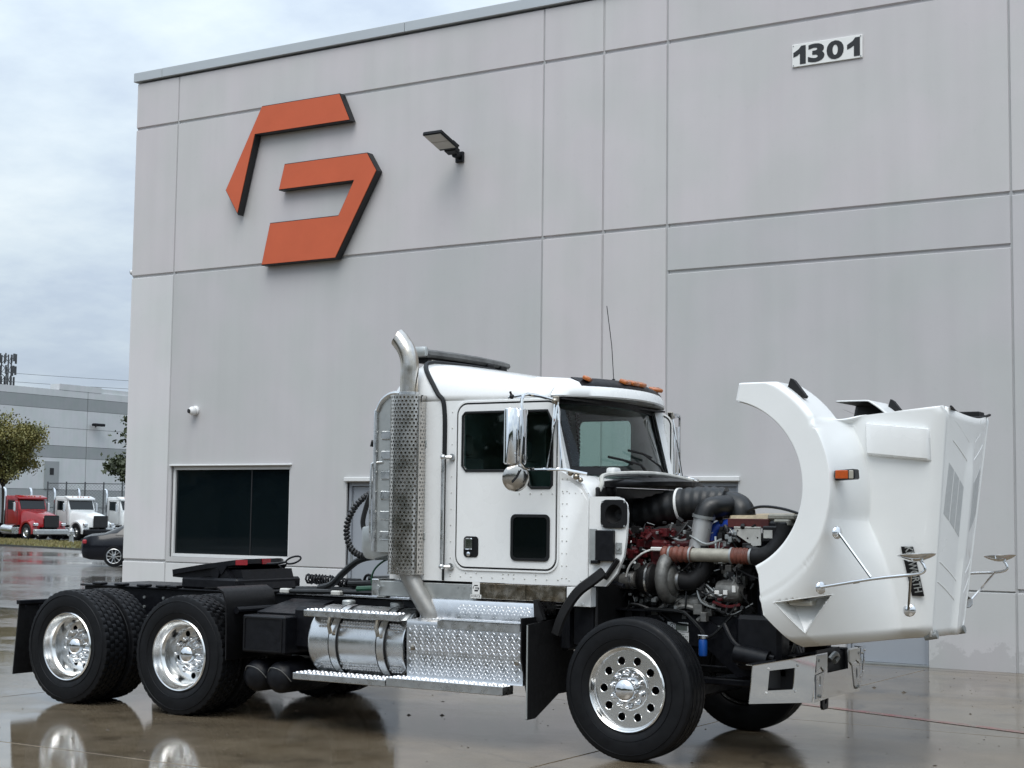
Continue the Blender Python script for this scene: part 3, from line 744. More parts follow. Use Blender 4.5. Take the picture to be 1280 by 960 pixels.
def parked_truck(label, loc, rz, paint, grille_dark=True, chrome_grille=False, seed=0):
    t = thing('parked_truck', label, 'truck', loc, rz, 'trucks parked beyond the grass')
    W_ = 1.0
    def prof(b, pts, w, bev=.05):
        b.plate(pts, (), lambda u, v: (u, -w, v), (0, 2 * w, 0))
        bmesh.ops.bevel(b.bm, geom=list(b.bm.edges), offset=bev, segments=2, affect='EDGES', profile=.5, clamp_overlap=True)
    b = B(); prof(b, [(-2.35, .95), (-.75, .95), (-.75, 1.95), (-1.02, 2.62), (-1.2, 2.78), (-2.3, 2.82), (-2.35, 2.7)], .98); cab = b.obj('cab', paint, t)
    b = B(); b.plate([(-.86, 1.98), (-1.06, 2.52), (-1.085, 2.50), (-.885, 1.96)], (), lambda u, v: (u + .125, -.86, v), (0, 1.72, 0)); b.obj('windshield', 'window_pane', cab)
    for s_ in (-1, 1):
        b = B(); b.plate([(-2.05, 1.95), (-1.15, 1.9), (-1.3, 2.5), (-2.05, 2.52)], (), lambda u, v: (u, s_ * .985, v), (0, s_ * .012, 0)); b.obj('side_window', 'window_pane', cab)
        b = B(); b.plate(rrect(-2.12, -.95, 1.02, 2.58, .08), [rrect(-2.10, -.97, 1.04, 2.56, .07)], lambda u, v: (u, s_ * .981, v), (0, s_ * .006, 0)); b.obj('door_seam', 'gasket', cab)
    b = B(); prof(b, [(-1.35, 2.70), (-.78, 2.58), (-.80, 2.70), (-1.3, 2.84)], .99, .02); v_ = b.obj('sun_visor', paint, cab)
    for y in (-.6, -.2, 0, .2, .6):
        b = B(); b.box(-1.0, -.92, y - .05, y + .05, 2.745, 2.80, .02); b.obj('roof_lamp', 'amber_lens', cab)
    b = B()
    rings = []
    for x, w, zt in ((-.76, .88, 1.93), (-.2, .80, 1.86), (.6, .70, 1.74), (1.2, .60, 1.62), (1.3, .57, 1.55)):
        rings.append([(x, -w, .85), (x, -w, zt - .22), (x, -w + .12, zt - .05), (x, -w * .4, zt), (x, w * .4, zt), (x, w - .12, zt - .05), (x, w, zt - .22), (x, w, .85)])
    b.loft(rings); hd_ = b.obj('hood', paint, t, 40)
    for s_ in (-1, 1):
        b = B(); rings = []
        for k in range(13):
            a = R(-8 + k * 196 / 12); ca, sa = math.cos(a), math.sin(a)
            rings.append([(.35 + ca * .60, s_ * 1.18, .52 + sa * .60), (.35 + ca * .74, s_ * 1.2, .52 + sa * .70), (.35 + ca * .80, s_ * .95, .55 + sa * .78), (.35 + ca * .7, s_ * .62, .6 + sa * .72), (.35 + ca * .6, s_ * .62, .52 + sa * .6)])
        b.loft(rings); b.obj('fender', paint, hd_)
        b = B(); b.box(1.06, 1.22, s_ * 1.14 if s_ < 0 else .82, -.82 if s_ < 0 else 1.14, .92, 1.10, .03); b.obj('headlight', 'chrome', hd_)
        b = B(); b.tube([(-.95, s_ * 1.0, 2.4), (-.95, s_ * 1.22, 2.42), (-.95, s_ * 1.22, 1.8), (-.95, s_ * 1.0, 1.8)], .018, 6); b.box(-.98, -.93, s_ * 1.3 if s_ < 0 else 1.14, -1.14 if s_ < 0 else s_ * 1.3, 1.85, 2.36, .01); b.obj('mirror', 'chrome', cab)
        b = B(); b.tube([(-2.5, s_ * .92, .9), (-2.5, s_ * .92, 3.0), (-2.56, s_ * .92, 3.2), (-2.7, s_ * .92, 3.3)], .075, 10); b.obj('exhaust_stack', 'chrome', t)
        b = B(); b.lathe([(.0, -.7), (.29, -.68), (.31, -.6), (.31, .6), (.29, .68), (0, .7)], (-1.9, s_ * .92, .68), (1, 0, 0), 20); b.obj('fuel_tank', 'polished_aluminium', t)
        b = B(); b.box(-1.2, -.45, s_ * 1.2 if s_ < 0 else .8, -.8 if s_ < 0 else 1.2, .42, .82, .02); b.obj('step', 'brushed_aluminium', t)
        wheel_simple(t, .35, s_ * 1.03, .52, .29, sgn=s_)
        for x in (-3.9, -5.25): wheel_simple(t, x, s_ * .92, .52, .56, sgn=s_)
    b = B(); b.plate(rrect(-.52, .52, .82, 1.58, .08), (), lambda u, v: (1.31, u, v), (.05, 0, 0)); gr = b.obj('grille', 'black_plastic' if not chrome_grille else 'chrome', t)
    for k in range(15):
        y = -.46 + k * .92 / 14; b = B(); b.box(1.36, 1.375, y - .012, y + .012, .88, 1.53); b.obj('grille_bar', 'grille_dark', gr)
    b = B(); b.box(1.15, 1.5, -1.2, 1.2, .38, .72, .06); b.obj('bumper', 'black_paint' if seed else 'dull_aluminium', t)
    b = B()
    for s_ in (-1, 1): b.box(-6.0, 1.1, s_ * .43 - .05, s_ * .43 + .05, .75, 1.0)
    b.box(-6.2, -3.2, -1.1, 1.1, .98, 1.06); b.obj('frame', 'black_paint', t)
    return t
RZT = R(-9)
def place_truck(px_gnd, label, paint, **kw):
    q = parked_truck(label, px_gnd, RZT, paint, **kw); q.scale = (.90, .90, .90); return q
place_truck((-69.9, 61.6, .0), 'red conventional truck with black grille parked beyond the grass beside the tree', 'red_truck_paint', chrome_grille=False, seed=0)
place_truck((-69.2, 64.6, .0), 'white day cab truck parked between the red truck and the other white one', 'far_white_paint', seed=1)
place_truck((-68.4, 67.9, .0), 'white truck farthest right in the parked row, above the black car', 'far_white_paint', seed=2)

# ---------------------------------------------------------------- black sedan
car = thing('parked_car', 'black sedan with silver alloy wheels parked beside the corner of the building', 'car', (-37.35, 36.2, 0), R(36))
cs = []
for x, hw, z0, zb_, zr, cw in ((-1.05, .72, .42, .72, .74, .6), (-.98, .80, .28, .88, .93, .66), (-.75, .87, .22, .95, 1.02, .68), (-.35, .89, .2, .97, 1.06, .66), (.15, .9, .2, .97, 1.28, .60), (.7, .9, .2, .96, 1.40, .58), (1.4, .9, .2, .95, 1.43, .58), (2.0, .9, .2, .94, 1.36, .58), (2.6, .89, .2, .93, 1.08, .64), (3.0, .88, .2, .88, .93, .66), (3.5, .84, .24, .76, .8, .62), (3.72, .74, .34, .6, .62, .55)):
    h_ = [(hw * .92, z0), (hw, z0 + .14), (hw + .01, (z0 + zb_) / 2 + .06), (hw - .02, zb_), (cw + (hw - cw) * .55, zb_ + (zr - zb_) * .45), (cw, zr - .05), (cw * .8, zr)]
    cs.append([(x, -y, z) for y, z in h_] + [(x, y, z) for y, z in h_[::-1]])
b = B(); b.loft(cs); body = b.obj('body', 'car_paint', car, 50)
for s_ in (-1, 1):
    b = B(); b.plate([(.02, 1.0), (.55, .995), (.58, 1.31), (.30, 1.25)], (), lambda u, v: (u, s_ * (.885 - (v - .97) * .62), v), (0, s_ * .014, 0)); b.obj('quarter_window', 'window_pane', body)
    b = B(); b.plate([(.62, 1.0), (1.42, .99), (1.40, 1.36), (.64, 1.33)], (), lambda u, v: (u, s_ * (.885 - (v - .97) * .62), v), (0, s_ * .014, 0)); b.obj('door_window', 'window_pane', body)
    b = B(); b.box(.45, .62, s_ * .915 - .015, s_ * .915 + .015, .80, .825, .008); b.obj('door_handle', 'chrome', body)
    b = B(); b.box(-1.0, -.86, s_ * .78 - .08, s_ * .78 + .08, .70, .84, .03); b.obj('tail_lamp', 'red_lens', body)
    for x in (0.0, 2.75):
        b = B(); b.lathe([(.22, .11), (.31, .11), (.33, .07), (.33, -.07), (.31, -.11), (.22, -.11)], (x, s_ * .82, .33), (0, 1, 0), 36, True); w_ = b.obj('wheel', 'tyre_rubber', car)
        b = B(); b.lathe([(.0, .05), (.225, .05), (.225, .02), (0, .02)], (x, s_ * .82, .33), (0, s_, 0), 24); b.obj('brake_disc', 'black_paint', w_)
        b = B()
        for k in range(10):
            a = k * math.pi / 5 + (.16 if k % 2 else -.16); b.tube([(x + .05 * math.cos(a), s_ * .925, .33 + .05 * math.sin(a)), (x + .225 * math.cos(k * math.pi / 5), s_ * .93, .33 + .225 * math.sin(k * math.pi / 5))], .017, 5)
        b.lathe([(.215, .09), (.235, .115), (.225, .12), (.205, .1)], (x, s_ * .82, .33), (0, s_, 0), 32, True); b.lathe([(0, .125), (.06, .12), (.07, .1), (0, .1)], (x, s_ * .82, .33), (0, s_, 0), 16); b.obj('rim', 'brushed_aluminium', w_)

# unseen tree belt added behind the camera, dense to darken window and chrome reflections
rr = random.Random(9); vs, fs = [], []
for i in range(7500):
    a = rr.uniform(-1.15, 1.15); d_ = rr.uniform(62, 72); x = -6 + math.sin(a) * d_ * 1.6; y = 4 - math.cos(a) * d_
    top = 9.0 + 2.2 * noise.noise((x * .09, y * .09, 0)) + 1.2 * noise.noise((x * .4, 0, 3)); z = rr.uniform(.2, 1) ** .8 * top
    u = V3(rr.uniform(-1, 1), rr.uniform(-1, 1), rr.uniform(-1, 1)).normalized(); w = u.orthogonal().normalized(); s_ = rr.uniform(.5, 1.0); c = V3(x, y, z); k = len(vs)
    vs += [c - u * s_, c + w * s_ * .7, c + u * s_, c - w * s_ * .7]; fs.append((k, k + 1, k + 2, k + 3))
b = B(); b._new(vs, fs)
for a in range(40):
    an = -1.2 + a * .06; x, y = -6 + math.sin(an) * 68 * 1.6, 4 - math.cos(an) * 68; b.ball((x, y, 0), 6.2, 2, (1.3, .5, 1.15 + .2 * math.sin(a * 2.3)))
b.obj('unseen_tree_belt', 'leaf_dark', None, 0, kind='stuff')
# ================================================================ THE WHITE TRUCK  (x forward, y to its left, z up; origin under the front axle)
TR = thing('semi_truck', 'white semi truck cab with its hood tipped forward and engine exposed, standing on wet concrete', 'truck', (-5.45, 11.5, 0))
def P_(b, name, mat, par=TR, sm=35, **k): return b.obj(name, mat, par, sm, **k)
def bolt_ring(b, c, ax, r, n, br, h=.02): 
    for i, p in enumerate(b.ring(c, ax, r, n)):
        a = Vector(ax).normalized(); b.cyl(p, p + a * h, br, 6)

# ---------------------------------------------------------------- wheels
def tyre_mesh(Rr, W_, tread, n=176):
    """outer face at y = -W/2; tread: 'rib' (steer) or 'block' (drive)"""
    b = B(); h = W_ / 2
    side = [(.305, -h * .62), (.315, -h * .84), (.345, -h * .96), (.40, -h), (.455, -h * .985), (Rr - .030, -h * .93), (Rr - .014, -h * .90)]
    cols = []
    if tread == 'rib':
        gr = [-.62, -.22, .22, .62]
        ys = []
        for g in gr: ys += [(g - .055, 0), (g - .035, 1), (g + .035, 1), (g + .055, 0)]
        cols = [(-.84, 0)] + ys + [(.84, 0)]
    else:
        gr = [-.58, -.2, .2, .58]; ys = []
        for g in gr: ys += [(g - .045, 0), (g - .03, 1), (g + .03, 1), (g + .045, 0)]
        cols = [(-.88, 0)] + ys + [(.88, 0)]
    rings = []
    for i in range(n):
        a = 2 * math.pi * i / n; ring = []
        for r_, y in side: ring.append((r_, y))
        for j, (c, gv) in enumerate(cols):
            rr_ = Rr - .004 * abs(c) ** 3 * 2
            if gv: rr_ -= .013
            elif tread == 'block':
                blk = (j + 1) // 4
                if (i + blk * 2) % 4 == 0: rr_ -= .009
            elif abs(c) > .8 and i % 2: rr_ -= .003
            ring.append((rr_, c * h))
        for r_, y in side[::-1]: ring.append((r_, -y))
        rings.append([(r_ * math.cos(a), y, r_ * math.sin(a)) for r_, y in ring])
    b.loft(rings, closed=False, wrap=True)
    for (r0, yy) in ((.372, -h * .985), (.47, -h * .985)):     # moulded rings on the sidewall
        b.lathe([(r0 - .004, yy + .004), (r0, yy - .004), (r0 + .004, yy + .004)], n=64)
    return b
def steer_rim():
    b = B()
    b.lathe([(.312, .015), (.314, -.01), (.306, -.018), (.298, -.012), (.292, .012), (.284, .035), (.279, .040)], n=64)          # flange and step
    holes = [circ(.212 * math.cos(2 * math.pi * (k + .5) / 10), .212 * math.sin(2 * math.pi * (k + .5) / 10), .0300, 14) for k in range(10)]
    b.plate(circ(0, 0, .2785, 60), holes + [circ(0, 0, .155, 40)], lambda u, v: (u, .040, v), (0, .012, 0))
    for k in range(10):
        a = 2 * math.pi * (k + .5) / 10
        b.lathe([(.0300, .0398), (.033, .037), (.0345, .0395)], (.212 * math.cos(a), 0, .212 * math.sin(a)), n=18)
    b.lathe([(.158, .041), (.155, .030), (.148, .024), (.10, .020), (.001, .019)], n=48)
    b.lathe([(.28, .05), (.27, .17), (.30, .24)], n=48)
    return b
def drive_rim():
    b = B()
    b.lathe([(.312, .012), (.315, -.008), (.306, -.018), (.297, -.014), (.288, .02), (.280, .06), (.268, .075), (.258, .085), (.256, .14), (.250, .185), (.238, .205)], n=64)
    holes = [circ(.196 * math.cos(2 * math.pi * (k + .5) / 10), .196 * math.sin(2 * math.pi * (k + .5) / 10), .0275, 14) for k in range(10)]
    b.plate(circ(0, 0, .239, 56), holes, lambda u, v: (u, .205, v), (0, .012, 0))
    b.lathe([(.163, .206), (.160, .196), (.150, .192)], n=48)
    return b
tyre_f = tyre_mesh(.520, .285, 'rib').mesh('tyre', 'tyre_rubber', 40)
tyre_r = tyre_mesh(.520, .275, 'block').mesh('tyre', 'tyre_rubber', 30)
rim_f = steer_rim().mesh('rim', 'polished_aluminium'); rim_r = drive_rim().mesh('rim', 'polished_aluminium')
b = B(); b.lathe([(.088, .022), (.088, -.035), (.083, -.055), (.060, -.078), (.03, -.088), (.001, -.09)], n=40); hub_f = b.mesh('hub_cap', 'chrome', 50)
b = B(); b.lathe([(.125, .205), (.121, .165), (.113, .158), (.106, .125), (.090, .108), (.082, .080), (.060, .058), (.03, .048), (.001, .045)], n=40); hub_r = b.mesh('hub_cap', 'chrome', 50)
b = B(); b.lathe([(.024, .022), (.024, .012), (.0185, .006), (.0165, -.018), (.010, -.030), (.001, -.033)], n=12); nut_f = b.mesh('lug_nut', 'lug_chrome', 50)
b = B(); b.lathe([(.022, .206), (.021, .16), (.0175, .15), (.0165, .105), (.010, .09), (.001, .087)], n=12); nut_r = b.mesh('lug_nut', 'chrome', 50)
b = B(); b.lathe([(.30, .02), (.27, .1), (.2, .12), (.001, .12)], n=32); blank = b.mesh('brake_drum', 'black_paint')
def set_wheel(x, y, front, side, spin):
    """side -1: outer face towards -y"""
    rz = 0 if side < 0 else math.pi
    h = .1425 if front else .1375
    w = link('wheel', tyre_f if front else tyre_r, TR, (x, y, .519), (0, spin, rz))
    rm = link('rim', rim_f if front else rim_r, w, (0, -h * .70 - .02, 0))
    hb = link('hub_cap', hub_f if front else hub_r, w, (0, -h * .70 - .02 + (.005 if front else 0), 0))
    hb.rotation_euler = (0, -spin, 0)
    for k in range(10):
        a = 2 * math.pi * k / 10 + .1; r_ = .122 if front else .142
        link('lug_nut', nut_f if front else nut_r, w, (r_ * math.cos(a), -h * .70 - .02, r_ * math.sin(a)))
    link('brake_drum', blank, w, (0, .0 if front else .12, 0))
    if not front:
        v = link('inner_tyre', tyre_r, w, (0, .335, 0))
        b = B(); b.lathe([(.31, -.11), (.25, -.08), (.24, .1), (.31, .12)], n=40); b.obj('inner_rim', 'galvanised', w, loc=(0, .335, 0))
for s_ in (-1, 1):
    set_wheel(0, s_ * 1.045, True, s_, .3)
    set_wheel(-4.40, s_ * 1.085, False, s_, .1)
    set_wheel(-5.80, s_ * 1.085, False, s_, .55)

# ---------------------------------------------------------------- frame, axles, suspension
b = B()
for s_ in (-1, 1):
    y = s_ * .43
    b.box(-6.42, .96, y - .005, y + .005, .78, 1.03)
    for z in (.78, 1.02): b.box(-6.42, .96, min(y, y - s_ * .085), max(y, y - s_ * .085), z, z + .010)
for x in (-6.38, -5.1, -3.6, -2.6, -1.4): b.box(x - .05, x + .05, -.424, .424, .80, 1.015)
P_(b, 'frame_rail', 'black_paint')
b = B()
for x in (-6.3, -6.1, -5.6, -5.35, -4.9, -4.6, -4.1, -3.9, -3.6, -3.3, -2.9, -2.6, -.6, -.4, .2, .4, .6):
    for z in (.86, .95): b.cyl((x, -.436, z), (x, -.452, z), .014, 6)
P_(b, 'frame_bolt', 'galvanised', kind='stuff')
for x in (-4.40, -5.80):
    b = B(); b.cyl((x, -.9, .519), (x, .9, .519), .09, 16); b.ball((x, 0, .52), .24, 3, (1, .8, 1)); P_(b, 'drive_axle', 'black_paint')
    for s_ in (-1, 1):
        b = B(); b.box(x + .05, x + .95 if x > -5 else x + .6, s_ * .5 - .04, s_ * .5 + .04, .52, .60, .01); b.cyl((x - .28, s_ * .5, .58), (x - .28, s_ * .5, .82), .13, 20); P_(b, 'air_spring', 'black_rubber')
b = B(); b.cyl((-3.9, 0, .66), (-1.2, 0, .75), .06, 14); P_(b, 'drive_shaft', 'black_paint')
b = B(); b.box(-.06, .06, -.86, .86, .36, .48, .02); b.box(-.7, .75, -.47, -.37, .52, .57, .008); b.box(-.7, .75, .37, .47, .52, .57, .008); P_(b, 'front_axle', 'black_paint')
b = B(); b.box(-.09, .09, -.475, -.365, .57, .78, .01); b.cyl((-.3, -.56, .42), (-.2, -.5, .95), .035, 12); P_(b, 'shock_absorber', 'black_paint')

# deck, fifth wheel
b = B(); b.box(-6.45, -3.75, -.47, .47, 1.034, 1.05, .004)
for x in (-6.2, -5.9, -5.6, -5.35, -5.2, -4.0): b.box(x - .06, x + .06, -.50, -.40, 1.05, 1.075, .008)
P_(b, 'rear_deck', 'black_paint')
fw = thing  # (alias kept short)
b = B()
ol = [(-.36, -.08), (-.38, -.16), (-.55, -.40), (-.52, -.45), (-.10, -.47), (.18, -.38), (.27, -.26), (.27, .20), (.18, .34), (-.1, .47), (-.52, .45), (-.55, .40), (-.38, .16), (-.36, .08), (-.10, .07), (-.04, 0), (-.10, -.07)]
ta = R(8.5)
fx, fz = -4.72, 1.255
tilt = lambda u, v, w=0: (fx + u * math.cos(ta) - w * math.sin(ta), v, fz + u * math.sin(ta) + w * math.cos(ta))
b.plate(ol, (), lambda u, v: tilt(u, v), Vector((-math.sin(ta), 0, math.cos(ta))) * .045)
for s_ in (-1, 1):
    b.plate([(-.54, -.02), (-.3, -.07), (.08, -.07), (.15, .0), (-.54, .0)], (), lambda u, v: (tilt(u, s_ * .40, v)), (0, s_ * .03, 0))
P_(b, 'fifth_wheel', 'black_paint')
b = B(); b.box(-5.12, -4.42, -.46, .46, 1.052, 1.16, .02); b.plate([(-5.2, 1.06), (-4.4, 1.06), (-4.46, 1.24), (-4.72, 1.235), (-5.0, 1.19)], (), lambda u, v: (u, -.36, v), (0, .72, 0)); b.plate([(-4.95, 1.08), (-4.45, 1.08), (-4.62, 1.26), (-4.80, 1.26)], (), lambda u, v: (u, -.42, v), (0, .06, 0)); b.plate([(-4.95, 1.08), (-4.45, 1.08), (-4.62, 1.26), (-4.80, 1.26)], (), lambda u, v: (u, .36, v), (0, .06, 0)); b.cyl((-4.71, -.44, 1.2), (-4.71, .44, 1.2), .05, 12); P_(b, 'fifth_wheel_bracket', 'black_paint')
for c_, n_ in ((tilt(.235, -.325, .005), (.8, -.6)), (tilt(.275, -.02, .005), (1, 0))):
    b = B(); c0 = Vector(c_); n0 = V3(n_[0], n_[1], 0).normalized(); t0 = V3(-n0.y, n0.x, 0); b._new([c0 + n0 * .004 + t0 * a_ + V3(0, 0, z_) for a_, z_ in ((-.055, -.012), (.055, -.012), (.055, .036), (-.055, .036))] + [c0 - n0 * .012 + t0 * a_ + V3(0, 0, z_) for a_, z_ in ((-.055, -.012), (.055, -.012), (.055, .036), (-.055, .036))], [(0, 1, 2, 3), (4, 7, 6, 5), (0, 4, 5, 1), (1, 5, 6, 2), (2, 6, 7, 3), (3, 7, 4, 0)]); P_(b, 'reflector_label', 'red_lens')
b = B(); b.tube([(-4.2, -.30, 1.30), (-4.05, -.32, 1.31), (-3.96, -.32, 1.325)], .010, 6); b.tube([(-3.96 + .055 * (1 - math.cos(a)) * 1.6, -.32, 1.325 + .03 * math.sin(a) + .02 * (1 - math.cos(a))) for a in [2 * math.pi * k / 14 for k in range(15)]], .009, 6); P_(b, 'release_handle', 'black_paint')

# mud flaps behind the rear axle
for s_ in (-1, 1):
    b = B(); rings = []
    for k, z in enumerate((.225, .45, .7, .88)):
        x = -6.50 + .055 * (z - .225) / .65
        rings.append([(x, s_ * 1.22, z), (x, s_ * .62, z), (x - .012, s_ * .62, z), (x - .012, s_ * 1.22, z)])
    b.loft(rings); fl_ = P_(b, 'mud_flap', 'black_rubber')
    b = B(); b.box(-6.47, -6.42, min(s_ * .44, s_ * 1.24), max(s_ * .44, s_ * 1.24), .88, .92, .005)
    for q in (.68, .85, 1.0, 1.17): b.cyl((-6.42, s_ * q, .86), (-6.412, s_ * q, .86), .014, 8)
    b.obj('hanger_bar', 'black_paint', fl_)
# quarter fenders before the drive tyres
for s_ in (-1, 1):
    b = B(); rings = []
    for x, z in ((-4.10, 1.12), (-3.96, 1.13), (-3.88, 1.09), (-3.845, 1.0), (-3.835, .8), (-3.83, .52)):
        rings.append([(x, s_ * 1.23, z), (x, s_ * .58, z), (x - .012, s_ * .58, z - .012), (x - .012, s_ * 1.23, z - .012)])
    b.loft(rings); q_ = P_(b, 'quarter_fender', 'black_plastic', sm=50)
    b = B(); b.tube([(-3.80, s_ * .44, .93), (-3.80, s_ * 1.15, .93)], .03, 10); b.obj('fender_bracket', 'black_paint', q_)

# battery box, air tanks
b = B(); b.box(-3.72, -3.25, -1.16, -.52, .585, .90, .012)
bx = P_(b, 'battery_box', 'black_paint')
b = B(); b.plate(rrect(-3.695, -3.275, .60, .885, .02), [rrect(-3.685, -3.285, .61, .875, .018)], lambda u, v: (u, -1.161, v), (0, -.006, 0)); b.obj('cover_edge', 'black_plastic', bx)
b = B(); b.plate([(-3.72, 1.0), (-3.25, 1.0), (-3.25, .905), (-3.72, .905)], (), lambda u, v: (u, -.5 - (1 - v) * 5, v), (0, 0, .012)); b.obj('top_bracket', 'black_paint', bx)
for x in (-3.61, -3.355):
    b = B(); b.lathe([(.001, -.04), (.06, -.035), (.105, -.012), (.13, .03), (.135, .06), (.135, .58), (.12, .62), (.001, .64)], (x, -1.12, .385), n=24)
    at_ = P_(b, 'air_tank', 'black_paint', sm=60)
    b = B(); b.tube([(x - .1, -1.12, .41), (x - .03, -1.17, .47), (x + .08, -1.16, .45), (x + .14, -1.10, .36)], .004, 6, 3); b.obj('air_line', 'cast_grey', at_)
b = B(); b.box(-3.9, -3.05, -.62, -.45, .55, .80, .02); b.box(-3.3, -2.95, -1.0, -.5, .62, .98, .03); P_(b, 'tank_hanger', 'black_paint')

# ---------------------------------------------------------------- fuel tank with straps and steps
tx0, tx1, ty_, tz_, trd = -2.985, -1.985, -.915, .715, .295
b = B(); b.lathe([(.001, 0), (trd - .06, .004), (trd - .015, .018), (trd, .05), (trd, tx1 - tx0 - .02), (trd + .006, tx1 - tx0 - .012), (trd + .006, tx1 - tx0), (trd - .02, tx1 - tx0 + .004), (trd - .03, tx1 - tx0 - .015), (.001, tx1 - tx0 - .03)], (tx0, ty_, tz_), (1, 0, 0), 64)
ftk = P_(b, 'fuel_tank', 'tank_satin', sm=40)
b = B(); b.lathe([(trd - .034, .0), (.001, .0)], (tx1 + .001, ty_, tz_), (1, 0, 0), 48); b.obj('end_plate', 'black_paint', ftk)
for x in (-2.70, -2.215):
    b = B(); b.lathe([(trd + .002, -.036), (trd + .006, -.034), (trd + .006, .034), (trd + .002, .036)], (x, ty_, tz_), (1, 0, 0), 64); st_ = b.obj('tank_strap', 'brushed_aluminium', ftk)
    b = B()
    for e in (-.042, .042): b.lathe([(trd + .001, e - .006), (trd + .008, e), (trd + .001, e + .006)], (x, ty_, tz_), (1, 0, 0), 64)
    b.obj('strap_rubber', 'black_rubber', ftk)
    b = B(); b.tube([(x - .02, -1.21, .95), (x - .02, -1.235, .86), (x - .005, -1.228, .79)], .017, 8); b.obj('strap_bolt', 'dirty_steel', ftk)
for x in (-2.80, -2.08):
    b = B(); b.lathe([(.0, .0), (.052, .0), (.056, .01), (.056, .032), (.05, .04), (.02, .045), (0, .046)], (x if x < -2.5 else -2.3, -.87, tz_ + trd - .004), (0, 0, 1), 24); b.obj('filler_cap', 'dull_aluminium', ftk)
# punched treads on the tank shell
b = B()
for row, ang in enumerate((26, 31, 36, -34, -39, -44)):
    for k in range(30):
        x = tx0 + .13 + k * .028 + (.014 if row % 2 else 0)
        if min(abs(x + 2.70), abs(x + 2.215)) < .055 or x > tx1 - .06: continue
        a = R(ang); n_ = V3(0, -math.cos(a), math.sin(a)); tu = V3(0, math.sin(a), math.cos(a)); c = V3(x, ty_, tz_) + n_ * (trd + .001)
        b._new([c + V3(.014, 0, 0), c + tu * .011, c - V3(.014, 0, 0), c - tu * .011, c + n_ * .009], [(0, 1, 4), (1, 2, 4), (2, 3, 4), (3, 0, 4)])
b.obj('grip_tread', 'tread_aluminium', ftk, 0, kind='stuff')
def step_bar(x0, x1, y0, y1, z0, z1, name='step', par=TR):
    b = B(); b.box(x0, x1, y0, y1, z0, z1, .004)
    o = b.obj(name, 'brushed_aluminium', par)
    b = B()
    nn = int((x1 - x0) / .045)
    for k in range(nn):
        for j in range(max(1, int((y1 - y0) / .05))):
            cx_ = x0 + .03 + k * .045; cy_ = y0 + .03 + j * .05 + (.012 if k % 2 else 0)
            if cy_ > y1 - .012: continue
            b.lathe([(.018, 0), (.014, .008), (.008, .008), (.006, .0)], (cx_, cy_, z1 + .0005), (0, 0, 1), 8)
    b.obj('grip_tread', 'tread_aluminium', o, 0, kind='stuff')
    return o
step_bar(-2.99, -2.02, -1.235, -1.06, .922, .975)
step_bar(-3.045, -2.10, -1.29, -1.06, .408, .462)
step_bar(-2.075, -.985, -1.31, -1.15, .415, .485)

# ---------------------------------------------------------------- diamond plate step box
def diamond(b, org, du, dv, nu, nv, nrm, s=.0165, h=.0032):
    du = Vector(du); dv = Vector(dv); nrm = Vector(nrm)
    ud, vd = du.normalized(), dv.normalized()
    for i in range(nu):
        for j in range(nv):
            c = Vector(org) + du * ((i + .5 + (.5 if j % 2 else 0)) / (nu + .5)) + dv * ((j + .5) / nv)
            a = ud + vd if (i + j) % 2 else ud - vd
            a = a.normalized() * s; w = nrm.cross(a).normalized() * s * .34
            b._new([c - a, c - w, c + a, c + w, c + nrm * h], [(0, 1, 4), (1, 2, 4), (2, 3, 4), (3, 0, 4)])
sbx = B()
prof = [(-1.19, .487), (-1.185, .50), (-1.195, .72), (-1.200, .905), (-1.195, .93), (-1.175, .944), (-1.03, .947), (-1.02, .955), (-1.015, 1.07), (-1.005, 1.098), (-.98, 1.108), (-.7, 1.108), (-.7, .487)]
sbx.plate([(y, z) for y, z in prof], (), lambda u, v: (-1.96, u, v), (1.08, 0, 0)); step_box = P_(sbx, 'step_box', 'tread_aluminium', sm=30)
# the upper riser starts further forward, behind the exhaust elbow
b = B(); diamond(b, (-1.94, -1.1995, .70), (1.05, 0, 0), (0, 0, .205), 34, 8, (0, -1, 0)); diamond(b, (-1.94, -1.192, .51), (1.05, 0, 0), (0, 0, .19), 34, 7, (0, -1, 0)); diamond(b, (-1.6, -1.017, .965), (.7, 0, 0), (0, 0, .105), 23, 4, (0, -1, 0)); diamond(b, (-1.6, -.98, 1.109), (.7, 0, 0), (0, .2, 0), 23, 7, (0, 0, 1)); diamond(b, (-1.94, -1.17, .9475), (1.05, 0, 0), (0, .13, 0), 34, 5, (0, 0, 1))
b.obj('diamond_tread', 'tread_aluminium', step_box, 0, kind='stuff')
b = B(); b.box(-1.66, -.90, -1.208, -1.203, .885, .945, .0); b.box(-1.66, -.90, -1.208, -1.06, .948, .953, 0); b.obj('step_edge', 'brushed_aluminium', step_box)
for x, z in ((-1.90, .72), (-.93, .66)):
    b = B(); b.lathe([(.02, 0), (.02, .008), (.012, .012), (.0, .012)], (x, -1.198, z), (0, -1, 0), 14); b.obj('latch', 'dirty_steel', step_box)
b = B(); b.plate([(-1.15, .42), (-.72, .42), (-.72, 1.0), (-1.24, 1.0), (-1.24, .7)], (), lambda u, v: (-.872, u, v), (.012, 0, 0)); P_(b, 'step_end_plate', 'black_plastic')
b = B(); b.plate([(-.89, 1.13), (-.86, 1.13), (-.80, .98), (-.84, .96), (-.88, .98)], (), lambda u, v: (u, -1.03, v), (0, .05, 0)); P_(b, 'step_bracket', 'black_rubber')
